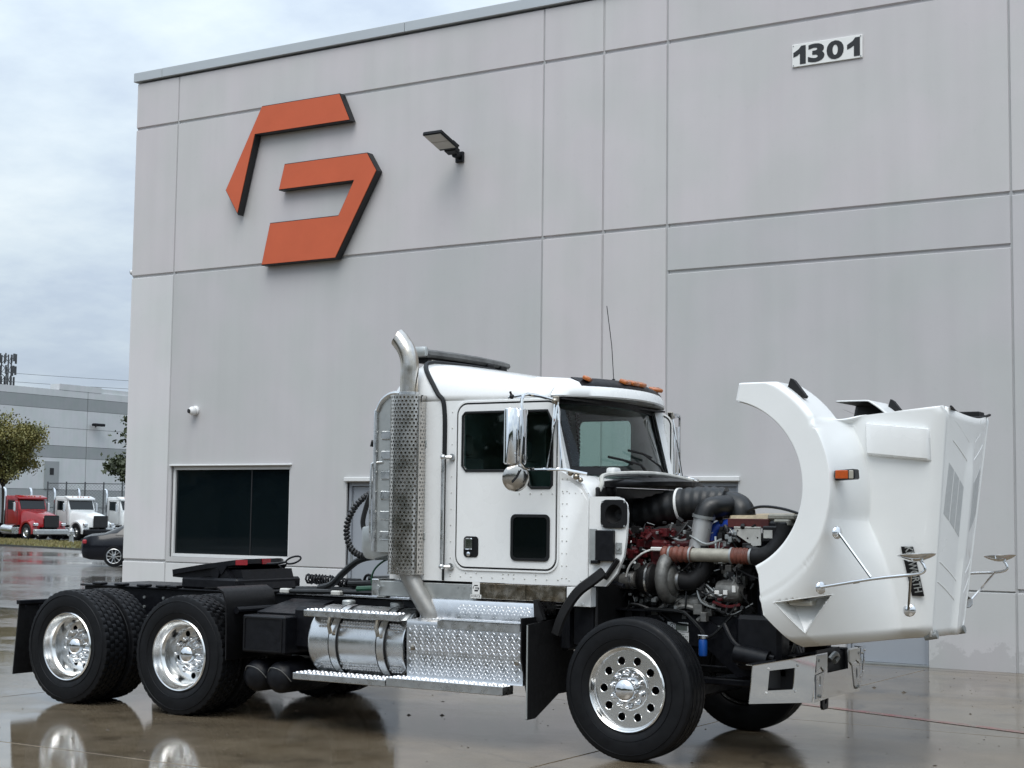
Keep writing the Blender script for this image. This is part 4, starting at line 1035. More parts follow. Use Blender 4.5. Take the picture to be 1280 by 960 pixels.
# splash flap between step and front tyre
b = B(); b.plate([(-1.245, .955), (-.55, .99), (-.55, .40), (-.78, .40), (-1.13, .245), (-1.245, .245)], (), lambda u, v: (-.80, u, v), (-.014, 0, 0)); ffl = P_(b, 'splash_flap', 'black_rubber')
b = B(); b.box(-.812, -.80, -1.25, -1.246, .25, .95); b.obj('flap_edge', 'dull_aluminium', ffl)

# ---------------------------------------------------------------- cab shell
CY = .98
YS = lambda s_: (lambda u, v: (u, s_ * CY, v))
wall_o = [(-2.30, 1.245), (-.44, 1.245), (-.44, 1.93), (-.50, 2.02), (-.62, 2.09), (-.69, 2.12), (-.79, 2.69), (-2.27, 2.69), (-2.30, 2.66)]
door_o = rrect(-1.635, -.722, 1.365, 2.655, .085, 6)
win_o = [(-1.565, 2.59), (-1.59, 2.565), (-1.59, 2.165), (-1.555, 2.125), (-1.02, 2.125), (-.985, 2.11), (-.965, 2.01), (-.94, 1.99), (-.775, 1.99), (-.755, 2.01), (-.755, 2.50), (-.80, 2.59)]
near_win = win_o
for s_ in (-1, 1):
    win_o = near_win if s_ < 0 else rrect(-1.98, -1.09, 2.215, 2.64, .07)[::-1]
    b = B(); b.plate(wall_o, [win_o], YS(s_), (0, -s_ * .035, 0)); cw_ = P_(b, 'cab_side', 'white_paint')
    b = B(); b.plate(door_o, [win_o], lambda u, v: (u, s_ * (CY + .001), v), (0, s_ * .012, 0)); dr_ = P_(b, 'door', 'white_paint')
    dark = rrect(-1.65, -.707, 1.350, 2.670, .098, 6)
    b = B(); b.plate(dark, [rrect(-1.637, -.720, 1.363, 2.657, .087, 6)], lambda u, v: (u, s_ * (CY + .0012), v), (0, s_ * .002, 0)); b.obj('door_seal', 'gasket', dr_)
    b = B(); b.plate(rrect(-1.665, -.694, 1.336, 2.684, .11, 6), [dark], lambda u, v: (u, s_ * (CY + .0005), v), (0, s_ * .010, 0)); P_(b, 'door_surround', 'white_paint')
    b = B(); b.tube([(x, s_ * (CY + .014), z) for x, z in win_o + win_o[:1]], .011, 6, caps=False); b.obj('window_seal', 'gasket', dr_)
    b = B(); b.plate(win_o, (), lambda u, v: (u, s_ * (CY - .012), v), (0, s_ * .004, 0)); b.obj('door_window', 'door_glass', dr_)
    if s_ < 0: b = B(); b.box(-1.165, -1.135, s_ * CY - .006, s_ * CY + .006, 2.12, 2.59); b.obj('window_divider', 'gasket', dr_)
    # peep window low in the door, latch
    b = B(); b.plate(rrect(-1.105, -.785, 1.44, 1.768, .035), (), lambda u, v: (u, s_ * (CY + .013), v), (0, s_ * .004, 0)); pw = b.obj('lower_window', 'dark_glass', dr_)
    b = B(); b.plate(rrect(-1.122, -.768, 1.423, 1.785, .045), [rrect(-1.098, -.792, 1.447, 1.761, .03)], lambda u, v: (u, s_ * (CY + .0135), v), (0, s_ * .010, 0)); b.obj('window_seal', 'gasket', pw)
    b = B(); b.plate(rrect(-1.563, -1.425, 1.44, 1.605, .03), (), lambda u, v: (u, s_ * (CY + .013), v), (0, s_ * .005, 0)); hl = b.obj('door_latch', 'black_plastic', dr_)
    b = B(); b.box(-1.545, -1.475, s_ * (CY + .027) - .010, s_ * (CY + .027) + .010, 1.50, 1.592, .008); b.lathe([(.018, 0), (.018, .012), (.01, .016), (0, .016)], (-1.51, s_ * (CY + .018), 1.465), (0, s_, 0), 12); b.obj('handle', 'chrome', hl)
    # rivets
    b = B()
    for z in [1.30 + k * .095 for k in range(9)]:
        b.ball((-.665, s_ * (CY + .001), z), .007, 1); b.ball((-.625, s_ * (CY + .001), z), .007, 1)
    for x in [-1.7 + k * .1 for k in range(13)]: b.ball((x, s_ * (CY + .001), 1.285), .007, 1)
    for x in (-1.55, -1.45, -1.2, -1.15, -1.1, -.9): b.ball((x, s_ * (CY + .001), 1.315), .007, 1)
    for x in [-.66 + k * .055 for k in range(5)]: b.ball((x, s_ * (CY + .001), 1.95), .006, 1)
    for k in range(7): b.ball((-.70 - .012 * k, s_ * (CY + .001), 2.16 + .07 * k), .006, 1)
    for z in [1.3 + k * .13 for k in range(11)]: b.ball((-1.70, s_ * (CY + .001), z), .006, 1)
    for x in (-1.05, -.95, -.85, -.75): b.ball((x, s_ * (CY + .014), 1.945), .007, 1)
    b.obj('rivet', 'dusty_white', cw_, 60, kind='stuff')
    # grab rail
    b = B(); b.tube([(-1.745, s_ * 1.04, 1.34), (-1.745, s_ * 1.04, 2.25)], .014, 10)
    for z in (1.36, 2.235): b.ball((-1.745, s_ * 1.04, z), .024, 2); b.tube([(-1.745, s_ * 1.04, z), (-1.69, s_ * 1.0, z)], .014, 8); b.cyl((-1.69, s_ * .982, z), (-1.69, s_ * 1.0, z), .028, 12)
    P_(b, 'grab_rail', 'brushed_aluminium')
    # A pillar
    b = B(); b.loft([[(-.69, s_ * CY, 2.10), (-.655, s_ * .93, 2.11), (-.665, s_ * .86, 2.12)], [(-.79, s_ * CY, 2.69), (-.785, s_ * .93, 2.70), (-.815, s_ * .86, 2.70)]], closed=False); P_(b, 'pillar', 'white_paint')
# roof, lofted along its length
b = B(); rings = []
def zt(x):
    T = [(-2.31, 2.78), (-2.285, 2.90), (-2.22, 2.985), (-2.12, 3.042), (-1.9, 3.02), (-1.6, 2.972), (-1.13, 2.895), (-.92, 2.85), (-.79, 2.82)]
    for (x0, z0), (x1, z1) in zip(T, T[1:]):
        if x <= x1: return z0 + (z1 - z0) * (x - x0) / (x1 - x0)
    return T[-1][1]
for x in (-2.31, -2.285, -2.22, -2.12, -1.9, -1.6, -1.13, -.92, -.79):
    z = zt(x); q = z - 2.685; sec = []
    for fy, fz_ in ((CY, 0), (.978, .18), (.962, .40), (.93, .62), (.875, .80), (.80, .92), (.70, .98), (.45, 1.01), (0, 1.03)): sec.append((x, -fy, 2.685 + q * fz_))
    rings.append(sec + [(x, -y, z2) for (_, y, z2) in sec[-2::-1]])
b.loft(rings, closed=False); rf = P_(b, 'roof', 'white_paint', sm=60)
sol = rf.modifiers.new('thickness', 'SOLIDIFY'); sol.thickness = .02; sol.offset = -1 
b = B(); b.plate([(-.97, 1.245), (.97, 1.245), (.978, 2.72), (.8, 2.83), (-.8, 2.83), (-.978, 2.72)], (), lambda u, v: (-2.305, u, v), (.02, 0, 0)); P_(b, 'cab_back', 'white_paint')
b = B(); b.box(-2.28, -.46, -.94, .94, 1.25, 1.28); P_(b, 'cab_floor', 'interior_dark')
b = B(); b.box(-2.27, -.83, -.86, .86, 2.80, 2.815); P_(b, 'headliner', 'interior_grey')
b = B(); b.box(-2.262, -2.25, -.93, .93, 1.3, 2.8); P_(b, 'rear_trim', 'interior_dark')
# firewall block with rounded cowl shoulders
b = B(); rings = []
for y in (-.982, -.975, -.955, -.90, -.6, 0, .6, .90, .955, .975, .982):
    d_ = max(0, abs(y) - .90); dz = (d_ / .08) ** 2 * .05
    rings.append([(-.685, y, 1.25), (-.685, y, 2.10 - dz), (-.60, y, 2.09 - dz), (-.50, y, 2.03 - dz), (-.45, y, 1.95 - dz), (-.432 - dz * .3, y, 1.90), (-.432 - dz * .3, y, 1.25)])
b.loft(rings); P_(b, 'cowl', 'white_paint', sm=50)
# seam rubber round the rear of the cab
b = B()
SEC = ((CY, 0), (.978, .18), (.962, .40), (.93, .62), (.875, .80), (.80, .92), (.70, .98), (.45, 1.01), (0, 1.03))
def roofpt(x, k, o=.006):
    k = max(0, min(15.999, k)); i = int(k); f_ = k - i
    full = list(SEC) + [(-y, z) for y, z in SEC[-2::-1]]
    y = full[i][0] + (full[i + 1][0] - full[i][0]) * f_; z = full[i][1] + (full[i + 1][1] - full[i][1]) * f_
    q = zt(x) - 2.685; n_ = V3(0, -y * .6, max(.02, z) * .9).normalized() * o
    return V3(x, -y, 2.685 + q * z) + n_
seam = [V3(-1.768, -.986, 2.24), V3(-1.768, -.986, 2.45), V3(-1.772, -.986, 2.58)] + [roofpt(x, k) for x, k in ((-1.79, .15), (-1.84, 1), (-1.90, 2), (-1.97, 3), (-2.04, 4), (-2.09, 5), (-2.105, 6), (-2.11, 7), (-2.11, 8), (-2.11, 9), (-2.105, 10), (-2.09, 11), (-2.04, 12), (-1.97, 13), (-1.90, 14), (-1.84, 15))]
b.tube(seam, .020, 8, 4); P_(b, 'roof_seam', 'gasket')
b = B(); b.box(-1.775, -1.757, -.989, -.981, 1.25, 2.24); P_(b, 'body_seam', 'gasket')
# windshield with its rubber frame
def wsp(u, v):          # u -1..1 across, v 0..1 up
    c = 1 - u * u
    return (-.695 + .15 * c - v * (.155 + .02 * c), u * (.862 - .0 * v), 2.128 - .012 * c + v * (.565 + .025 * c))
NU = 20
b = B(); b.loft([[wsp(-1 + 2 * i / NU, v) for i in range(NU + 1)] for v in (0.0, .33, .66, 1.0)], closed=False); ws = P_(b, 'windshield', 'clear_glass', sm=60)
edge = [wsp(-1 + 2 * i / NU, 0) for i in range(NU + 1)] + [wsp(1, v / 6) for v in range(1, 7)] + [wsp(1 - 2 * i / NU, 1) for i in range(1, NU + 1)] + [wsp(-1, 1 - v / 6) for v in range(1, 6)]
def frame_strip(b, k0, k1, dz):
    n = len(edge); ctr = Vector((-.66, 0, 2.42)); rings = []
    for p in edge:
        p = Vector(p); d_ = (ctr - p); d_.x *= .25
        d1 = Vector((d_.x, max(-.09, min(.09, d_.y)), max(-.07, min(.07, d_.z))))
        rings.append([p + d1 * k0 + V3(dz, 0, 0), p + d1 * k1 + V3(dz, 0, 0), p + d1 * k1 + V3(dz - .02, 0, 0), p + d1 * k0 + V3(dz - .02, 0, 0)])
    b.loft(rings, wrap=True)
b = B(); frame_strip(b, -.25, .55, .012); b.obj('windshield_seal', 'gasket', ws, 30)
# sun visor with its black inset and amber roof lamps
b = B(); rings = []
def vis(y):
    c = 1 - (y / .97) ** 2
    return -.80 + .30 * max(0, c) ** .8, 2.702 + .018 * c
for i in range(41):
    y = -.968 + 1.936 * i / 40; xf, zb = vis(y); e = min(1, max(0, (1 - abs(y) / .969)) * 5.0) ** .55
    rings.append([(xf - .30, y, zb + .0), (xf - .01, y, zb), (xf, y, zb + .012), (xf - .012, y, zb + .05 * e + .014), (xf - .055, y, zb + .105 * e + .016), (xf - .13, y, zb + .135 * e + .018), (xf - .36, y, zb + .150 * e + .02)])
b.loft(rings); vs_ = P_(b, 'sun_visor', 'white_paint', sm=50)
b = B(); rings = []
for i in range(21):
    y = -.70 + 1.40 * i / 20; xf, zb = vis(y)
    rings.append([(xf - .030, y, zb + .086), (xf - .036, y, zb + .104), (xf - .062, y, zb + .131), (xf - .130, y, zb + .163), (xf - .135, y, zb + .140)])
b.loft(rings); b.obj('lamp_strip', 'black_plastic', vs_)
for y in (-.60, -.13, 0.0, .13, .60):
    xf, zb = vis(y); b = B(); b.box(-.035, .035, -.062, .062, 0, .036, .014, Matrix.Translation((xf - .080, y, zb + .134)) @ Matrix.Rotation(math.atan2(-y * .6, 1), 4, 'Z') @ Matrix.Rotation(R(22), 4, 'Y'), 2); b.obj('roof_lamp', 'amber_lens', vs_)
b = B(); b.box(-.87, -.72, -.88, .88, 2.685, 2.70); b.obj('visor_underside', 'black_plastic', vs_)
# wipers
for (p0, p1) in (((-.50, .50, 2.10), (-.60, .20, 2.34)), ((-.47, .05, 2.08), (-.57, -.22, 2.28))):
    p0 = V3(*p0); p1 = V3(*p1)
for y0, y1, z1, w0 in ((.58, .12, 2.30, .30), (.22, -.22, 2.235, .30)):
    b = B(); c = 1 - (y0 / .9) ** 2
    b.tube([(-.50 - .1 * (1 - c), y0, 2.085), (-.515, (y0 + y1) / 2 + .03, 2.2), (-.555, y1, z1)], lambda t: .013 - .006 * t, 6); w_ = P_(b, 'wiper', 'black_plastic')
    b = B(); b.tube([(-.60 + .02, y1 - w0 * .62, z1 + .015), (-.548, y1, z1 - .004), (-.56, y1 + w0 * .62, z1 - .03)], .010, 6); b.obj('wiper_blade', 'black_rubber', w_)
# antenna
b = B(); b.cyl((-.80, .08, 2.84), (-.80, .08, 2.92), .014, 8); b.tube([(-.80, .08, 2.92), (-.82, .08, 3.2), (-.87, .08, 3.54)], .0035, 5); P_(b, 'antenna', 'black_plastic')
# interior
b = B(); b.loft([[(-.70, y, 1.28), (-.70, y, 2.12), (-.95, y, 2.16), (-1.10, y, 2.08), (-1.12, y, 1.9), (-.95, y, 1.28)] for y in (-.92, -.3, -.1, .9)]); P_(b, 'dashboard', 'interior_grey')
for y in (-.48, .48):
    b = B(); b.box(-1.95, -1.42, y - .26, y + .26, 1.55, 1.72, .05, None, 2); b.box(-2.02, -1.86, y - .25, y + .25, 1.70, 2.26, .05, None, 2); b.box(-2.02, -1.9, y - .14, y + .14, 2.27, 2.45, .04, None, 2); b.box(-1.9, -1.5, y - .15, y + .15, 1.28, 1.55); P_(b, 'seat', 'interior_grey')
b = B(); sw = V3(-1.32, .48, 2.03); ax_ = V3(-.75, 0, .66); b.tube(B().ring(sw, ax_, .22, 28) + B().ring(sw, ax_, .22, 28)[:1], .016, 8, caps=False)
for p in B().ring(sw, ax_, .21, 3): b.tube([sw, p], .014, 6)
b.cyl(sw, sw - ax_ * .5, .03, 8); P_(b, 'steering_wheel', 'interior_dark')
for y, x in ((-.36, -.98),):
    pts = [(x, y + .0, 2.62), (x + .01, y - .01, 2.45), (x, y + .02, 2.27), (x, y + .1, 2.20), (x, y + .17, 2.28), (x, y + .17, 2.45), (x - .01, y + .16, 2.62)]
    b = B(); sp_ = smooth_path(pts, 22); b.tube([p + V3(.012 * math.cos(i * 1.6), .012 * math.sin(i * 1.6), 0) for i, p in enumerate(sp_)], .0075, 5); P_(b, 'radio_cord', 'interior_dark')

# ---------------------------------------------------------------- door mirrors
for s_ in (-1, 1):
    b = B()
    b.tube([(-.73, s_ * .985, 2.665), (-.775, s_ * 1.15, 2.69), (-.80, s_ * 1.29, 2.695), (-.805, s_ * 1.345, 2.685), (-.81, s_ * 1.36, 2.65), (-.81, s_ * 1.36, 2.17), (-.80, s_ * 1.33, 2.135), (-.77, s_ * 1.25, 2.125), (-.62, s_ * 1.06, 2.13), (-.45, s_ * .985, 2.095)], .0125, 8)
    b.tube([(-.73, s_ * 1.0, 2.67), (-.725, s_ * 1.08, 2.13)], .009, 6); b.tube([(-.705, s_ * 1.0, 2.65), (-.735, s_ * 1.10, 2.13)], .009, 6); b.tube([(-.71, s_ * 1.0, 2.66), (-.635, s_ * 1.05, 2.13)], .009, 6)
    b.tube([(-.93, s_ * 1.36, 2.665), (-.82, s_ * 1.345, 2.68)], .011, 6)
    mb = P_(b, 'mirror_bracket', 'chrome')
    b = B(); b.box(-.75, -.70, min(s_ * .982, s_ * 1.01), max(s_ * .982, s_ * 1.01), 2.63, 2.70, .008); b.ball((-.72, s_ * 1.02, 2.66), .025, 2); b.obj('upper_pivot', 'dirty_steel', mb)
    b = B(); b.ball((-.53, s_ * 1.01, 2.075), .026, 2); b.ball((-.575, s_ * 1.02, 2.10), .022, 2); b.ball((-.50, s_ * .995, 2.05), .020, 2); b.obj('lower_pivot', 'dirty_steel', mb)
    b = B(); b.ball((-.90, s_ * 1.36, 2.675), .02, 2); b.tube([(-.90, s_ * 1.36, 2.675), (-.91, s_ * 1.37, 2.715)], .010, 6); b.obj('clearance_lamp', 'black_plastic', mb)
    ca, sa_ = math.cos(R(20)), math.sin(R(20))
    def hdp(u, w, z):          # u along the head's width (outer end further back), w out of its chrome back
        return (-.862 + u * sa_ + w * ca, s_ * (1.345 - u * ca + w * sa_), z)
    ring = [(-.098, -.03), (-.102, .0), (-.090, .020), (-.05, .034), (.05, .034), (.090, .020), (.102, .0), (.098, -.03)]
    b = B(); b.loft([[hdp(u * k, w * k, z) for u, w in ring] for z, k in ((2.160, .88), (2.170, 1), (2.575, 1), (2.585, .88))]); b.obj('mirror_head', 'chrome', mb, 40)
    b = B(); b.lathe([(.0, .030), (.04, .027), (.08, .016), (.100, .004), (.106, -.004), (.103, -.010), (.0, -.010)], (-.855, s_ * 1.36, 2.058), (.72, s_ * .66, -.12), 36); b.obj('round_mirror', 'mirror_back', mb, 60)
    b = B(); b.tube([(-.80, s_ * 1.375, 2.12), (-.825, s_ * 1.395, 2.06), (-.85, s_ * 1.42, 2.02)], .006, 5); b.obj('mirror_arm', 'black_paint', mb)

# ---------------------------------------------------------------- under-cab trim
b = B(); b.box(-1.44, -.985, -.992, -.90, 1.118, 1.238, .003); P_(b, 'rocker_trim', 'dirty_steel')
b = B(); b.box(-.98, -.625, -.992, -.90, 1.118, 1.238, .003); P_(b, 'rocker_trim', 'dirty_steel')
b = B(); b.box(-.62, -.41, -.985, -.90, 1.09, 1.236, .003); b.cyl((-.48, -.985, 1.11), (-.48, -.992, 1.11), .01, 8); P_(b, 'cab_skirt', 'white_paint')
b = B(); b.box(-2.42, -1.445, -.985, -.55, 1.105, 1.225, .004)
for x in (-1.5, -1.56, -1.62): b.cyl((x, -.985, 1.20), (x, -.99, 1.20), .008, 6)
P_(b, 'cab_crossmember', 'dull_aluminium')
b = B(); b.box(-2.47, -2.40, -1.0, -.55, 1.10, 1.24, .006); b.cyl((-2.39, -1.0, 1.17), (-2.39, -1.02, 1.17), .018, 6); P_(b, 'crossmember_end', 'brushed_aluminium')
b = B(); b.box(-1.475, -1.405, -.9965, -.9935, 1.150, 1.245); b.box(-1.49, -1.39, -.9965, -.9935, 1.118, 1.148); stk = P_(b, 'logo_sticker', 'white_print')
def mini(pts, cx_, cz_, s_): return [((u + 15.9) * s_ + cx_, (w - 6.99) * s_ + cz_) for u, w in pts]
for pts in ([(-16.70, 8.285), (-15.12, 8.285), (-14.90, 7.83), (-16.82, 7.83), (-17.15, 6.56), (-17.43, 6.99)], [(-16.20, 7.29), (-14.56, 7.29), (-14.37, 6.99), (-15.13, 5.70), (-16.63, 5.70), (-16.47, 6.37), (-15.10, 6.37), (-14.82, 6.875), (-16.31, 6.875)]):
    b = B(); b.plate(mini(pts, -1.440, 1.198, .020), (), lambda u, v: (u, -.9966, v), (0, -.0008, 0)); b.obj('logo_print', 'dark_print', stk, 0)
text('lettering', 'FORCE', 'dark_print', stk, (-1.482, -.9968, 1.127), (1, 0, 0), (0, 0, 1), .016, .084, .0006)
# dusty air deflector lying flat across the rear of the roof
b = B(); rings = []
for y, k in ((-.66, .92), (-.62, 1), (-.2, 1.03), (.2, 1.03), (.60, 1), (.64, .92)):
    zz = 3.185 - .010 * (y / .6) ** 2
    rings.append([(-2.375, y, zz - .075 * k), (-2.385, y, zz - .03), (-2.375, y, zz - .006), (-2.33, y, zz), (-2.23, y, zz - .004), (-2.18, y, zz - .025), (-2.17, y, zz - .055 * k), (-2.19, y, zz - .078 * k)])
b.loft(rings); adf = P_(b, 'air_deflector', 'dirty_roof_panel', sm=40)
b = B(); b.box(-2.392, -2.165, -.72, -.662, 3.10, 3.183, .02, None, 2); b.obj('deflector_end', 'dull_aluminium', adf)
b = B(); b.box(-2.34, -2.22, -.6, .62, 3.055, 3.103, .008); b.obj('deflector_base', 'black_plastic', adf)
b = B(); b.box(-2.215, -2.16, -.62, .20, 3.035, 3.075, .006); b.obj('mounting_rail', 'dirty_steel', adf)
for y in (.30, .52):
    b = B(); b.box(-2.25, -2.16, y - .05, y + .05, 3.03, 3.12, .008); b.obj('deflector_mount', 'black_plastic', adf)
b = B(); b.box(-2.42, -2.36, -.70, -.66, 3.02, 3.06, .006); b.obj('deflector_mount', 'black_plastic', adf)

# ---------------------------------------------------------------- exhaust stack
sx0, sy0 = -2.10, -1.03
b = B(); b.tube([(sx0 + .235, sy0 + .04, .95), (sx0 + .215, sy0 + .03, 1.0), (sx0 + .06, sy0, 1.24), (sx0 + .02, sy0, 1.34), (sx0, sy0, 1.5)], .077, 18, 4); P_(b, 'exhaust_elbow', 'grey_pipe', sm=50)
b = B(); b.cyl((sx0, sy0, 1.35), (sx0, sy0, 2.74), .10, 24); P_(b, 'muffler', 'dirty_steel')
b = B(); path = smooth_path([(sx0, sy0, 2.72), (sx0, sy0, 2.90), (sx0, sy0, 3.02), (sx0 - .03, sy0, 3.11), (sx0 - .085, sy0, 3.185), (sx0 - .125, sy0, 3.225)], 5); rings = []; up = V3(1, 0, 0)
for i, p in enumerate(path):
    d_ = (path[min(i + 1, len(path) - 1)] - path[max(i - 1, 0)]).normalized(); up = (up - d_ * up.dot(d_)).normalized(); rings.append(b.ring(p, d_, .0755, 24, up))
# slash-cut tip: the mouth lies in a nearly upright plane facing the rear
tipn = V3(-1, 0, .19); tip0 = V3(sx0 - .105, sy0, 3.185); dl_ = (path[-1] - path[-2]).normalized()
cut = [p + dl_ * ((tip0 - p).dot(tipn) / dl_.dot(tipn)) for p in rings[-3]]
cc = sum(cut, Vector()) / len(cut)
rings = rings[:-2] + [cut]; path = path[:-2] + [cc]
inner = [[p + (c - p).normalized() * .006 for p in r_] for r_, c in zip(rings[::-1][:9], path[::-1][:9])]
b.loft(rings + inner, caps=False); P_(b, 'exhaust_stack', 'sooty_chrome', sm=50)
b = B(); b.lathe([(.076, 0), (.083, .002), (.083, .03), (.076, .032)], (sx0, sy0, 2.74), (0, 0, 1), 24); P_(b, 'stack_clamp', 'brushed_aluminium')
# perforated heat guard: a rolled sheet with real holes
b = B(); ph = .0300; nz_ = int(1.44 / ph); nc = 24; r_s = .148; a0, a1 = R(-250), R(60)
def sh(u, v): a = a0 + (a1 - a0) * u; return V3(sx0 + r_s * math.cos(a), sy0 + r_s * math.sin(a), v)
for j in range(nz_):
    for i in range(nc):
        sh_ = .5 if j % 2 else 0.0; u0, u1 = (i + sh_) / nc, (i + 1 + sh_) / nc; z0 = 1.295 + j * ph; z1 = z0 + ph; uc, zc_ = (u0 + u1) / 2, (z0 + z1) / 2
        ang_mid = math.degrees(a0 + (a1 - a0) * uc) % 360
        off_ = .0 
        cor = [(u0, z0), (uc, z0), (u1, z0), (u1, zc_), (u1, z1), (uc, z1), (u0, z1), (u0, zc_)]
        vo = [b.bm.verts.new(sh(*c)) for c in cor]
        ru = (u1 - u0) * .29; rz_ = ph * .31
        hexa = [(-.75, -.75), (0, -1), (.75, -.75), (1, 0), (.75, .75), (0, 1), (-.75, .75), (-1, 0)]
        dz = ph * .0
        vi = [b.bm.verts.new(sh(uc + ru * h[0], zc_ + rz_ * h[1])) for h in hexa]
        for k in range(8): b.bm.faces.new((vo[k], vo[(k + 1) % 8], vi[(k + 1) % 8], vi[k]))
bmesh.ops.remove_doubles(b.bm, verts=b.bm.verts, dist=.0004)
hg = P_(b, 'heat_guard', 'shield_steel', sm=60)
b = B()
for z in (1.297, 2.735):
    b.lathe([(r_s - .002, -.006), (r_s + .004, -.006), (r_s + .004, .006), (r_s - .002, .006)], (sx0, sy0, z), (0, 0, 1), 40, True)
b.obj('guard_rim', 'shield_steel', hg)
b = B(); b.box(sx0 + .135, sx0 + .150, sy0 - .06, sy0 - .045, 1.30, 2.73); b.obj('guard_seam', 'shield_steel', hg)
for z in (1.6, 2.35):
    b = B(); b.box(-2.24, -1.95, -.99, -.97, z - .03, z + .03, .004); P_(b, 'stack_bracket', 'dull_aluminium')
# cab guard behind the cab
b = B(); rings = []
gprof = [(1.46, 0), (2.55, 0), (2.66, .02), (2.72, .06), (2.755, .13), (2.76, .22)]
for z, dx in gprof: rings.append([(-2.455 + dx, -.99, z), (-2.21, -.99, z), (-2.21, .99, z), (-2.455 + dx, .99, z)])
b.loft(rings); cg = P_(b, 'cab_guard', 'dull_aluminium', sm=45)
b = B(); b.tube([(-2.455, -.995, 1.47), (-2.455, -.995, 2.52), (-2.44, -.995, 2.63), (-2.39, -.995, 2.715), (-2.30, -.995, 2.765), (-2.2, -.995, 2.765)], .021, 8, 3)
b.tube([(-2.462, -1.0, 1.55), (-2.48, -1.02, 1.60), (-2.48, -1.02, 2.13), (-2.46, -1.0, 2.19), (-2.38, -.995, 2.20)], .009, 6, 3); b.obj('edge_tube', 'brushed_aluminium', cg)
for k in range(6):
    z = 1.56 + k * .165
    b = B(); b.box(-2.40, -2.215, -1.002, -.988, z, z + .075, .008); b.obj('step_rung', 'brushed_aluminium', cg)
b = B(); b.tube([(-2.46, -.96, 2.36), (-2.50, -.98, 2.37), (-2.505, -.98, 2.33)], .02, 8); b.obj('work_lamp', 'black_plastic', cg)
b = B(); b.plate([(-2.64, 1.46), (-2.60, 1.40), (-2.5, 1.385), (-2.35, 1.46), (-2.24, 1.43), (-2.24, 1.70), (-2.64, 1.665)], (), lambda u, v: (u, -.93, v), (0, .5, 0)); bmesh.ops.bevel(b.bm, geom=list(b.bm.edges), offset=.02, segments=2, affect='EDGES', profile=.5, clamp_overlap=True); P_(b, 'tool_tray', 'dull_aluminium')
b = B(); b.plate([(-2.38, 1.23), (-2.30, 1.23), (-2.08, 1.46), (-2.16, 1.46)], (), lambda u, v: (u, -.80, v), (0, .05, 0)); P_(b, 'guard_brace', 'brushed_aluminium')
b = B(); b.box(-2.35, -2.1, -.6, .6, 1.24, 1.50, .02); P_(b, 'guard_base', 'black_paint')
# hoses and lines behind the cab
def coil(name, pts, rc, rw, pitch, mat):
    sp_ = smooth_path(pts, 40); b = B(); out = []; acc = 0
    for i, p in enumerate(sp_):
        d_ = (sp_[min(i + 1, len(sp_) - 1)] - sp_[max(i - 1, 0)]).normalized(); a_ = d_.orthogonal().normalized()
        ref = V3(0, 1, 0); a_ = (ref - d_ * ref.dot(d_)).normalized(); c_ = d_.cross(a_)
        if i: acc += (p - sp_[i - 1]).length
        out.append(p + a_ * (rc * math.cos(acc / pitch * 6.283)) + c_ * (rc * math.sin(acc / pitch * 6.283)))
    b.tube(out, rw, 6); return P_(b, name, mat, sm=60)
coil('air_coil', [(-2.66, -.55, 1.99), (-2.80, -.56, 1.965), (-2.95, -.57, 1.87), (-3.045, -.58, 1.73), (-3.065, -.58, 1.60), (-3.02, -.58, 1.48), (-2.93, -.58, 1.42), (-2.8, -.58, 1.40)], .018, .0135, .034, 'hose_black')
coil('air_coil', [(-2.60, -.42, 1.98), (-2.72, -.42, 1.93), (-2.80, -.42, 1.80), (-2.77, -.42, 1.66), (-2.66, -.42, 1.62)], .017, .012, .034, 'hose_black')
b = B(); b.tube([(-2.64, -.80, 1.95), (-2.70, -.78, 1.85), (-2.74, -.78, 1.70), (-2.70, -.78, 1.6)], .022, 8, 4); P_(b, 'air_line', 'hose_black')
b = B(); b.tube([(-2.5, -.6, 1.42), (-2.75, -.58, 1.41), (-2.95, -.55, 1.37), (-3.15, -.5, 1.26), (-3.32, -.45, 1.15), (-3.5, -.4, 1.11)], .030, 10, 4); P_(b, 'supply_hose', 'hose_black')
b = B(); b.tube([(-2.4, -.72, 1.42), (-2.55, -.72, 1.38), (-2.66, -.72, 1.29), (-2.67, -.72, 1.18), (-2.55, -.72, 1.13)], .009, 6, 4); P_(b, 'air_line', 'green_hose')
for k, (z, y, mt, r_, x0, x1) in enumerate(((1.075, -.52, 'hose_black', .022, -3.75, -2.4), (1.155, -.36, 'hose_black', .026, -3.2, -2.35), (1.12, -.50, 'green_hose', .024, -3.0, -2.5), (1.20, -.2, 'hose_black', .022, -3.1, -2.3), (1.09, -.35, 'hose_black', .024, -3.8, -2.3))):
    b = B(); b.tube([(x0, y, z), ((x0 + x1) / 2, y + .03, z + .015), (x1, y, z + .02)], r_, 8, 5); P_(b, 'deck_hose', mt)
for x in (-3.78, -3.2, -2.7):
    b = B(); b.box(x - .05, x + .05, -.56, -.48, 1.055, 1.10, .01); P_(b, 'hose_clamp', 'dusty_white')
b = B(); b.box(-3.74, -2.48, -.44, .44, 1.04, 1.062, .004); dk = P_(b, 'deck_plate', 'tread_aluminium')
b = B(); diamond(b, (-3.72, -.43, 1.0625), (1.2, 0, 0), (0, .85, 0), 30, 18, (0, 0, 1), .018); b.obj('diamond_tread', 'tread_aluminium', dk, 0, kind='stuff')
coil('hose_spring', [(-3.72, -.30, 1.18), (-3.45, -.31, 1.175), (-3.2, -.3, 1.15)], .040, .011, .032, 'black_paint')
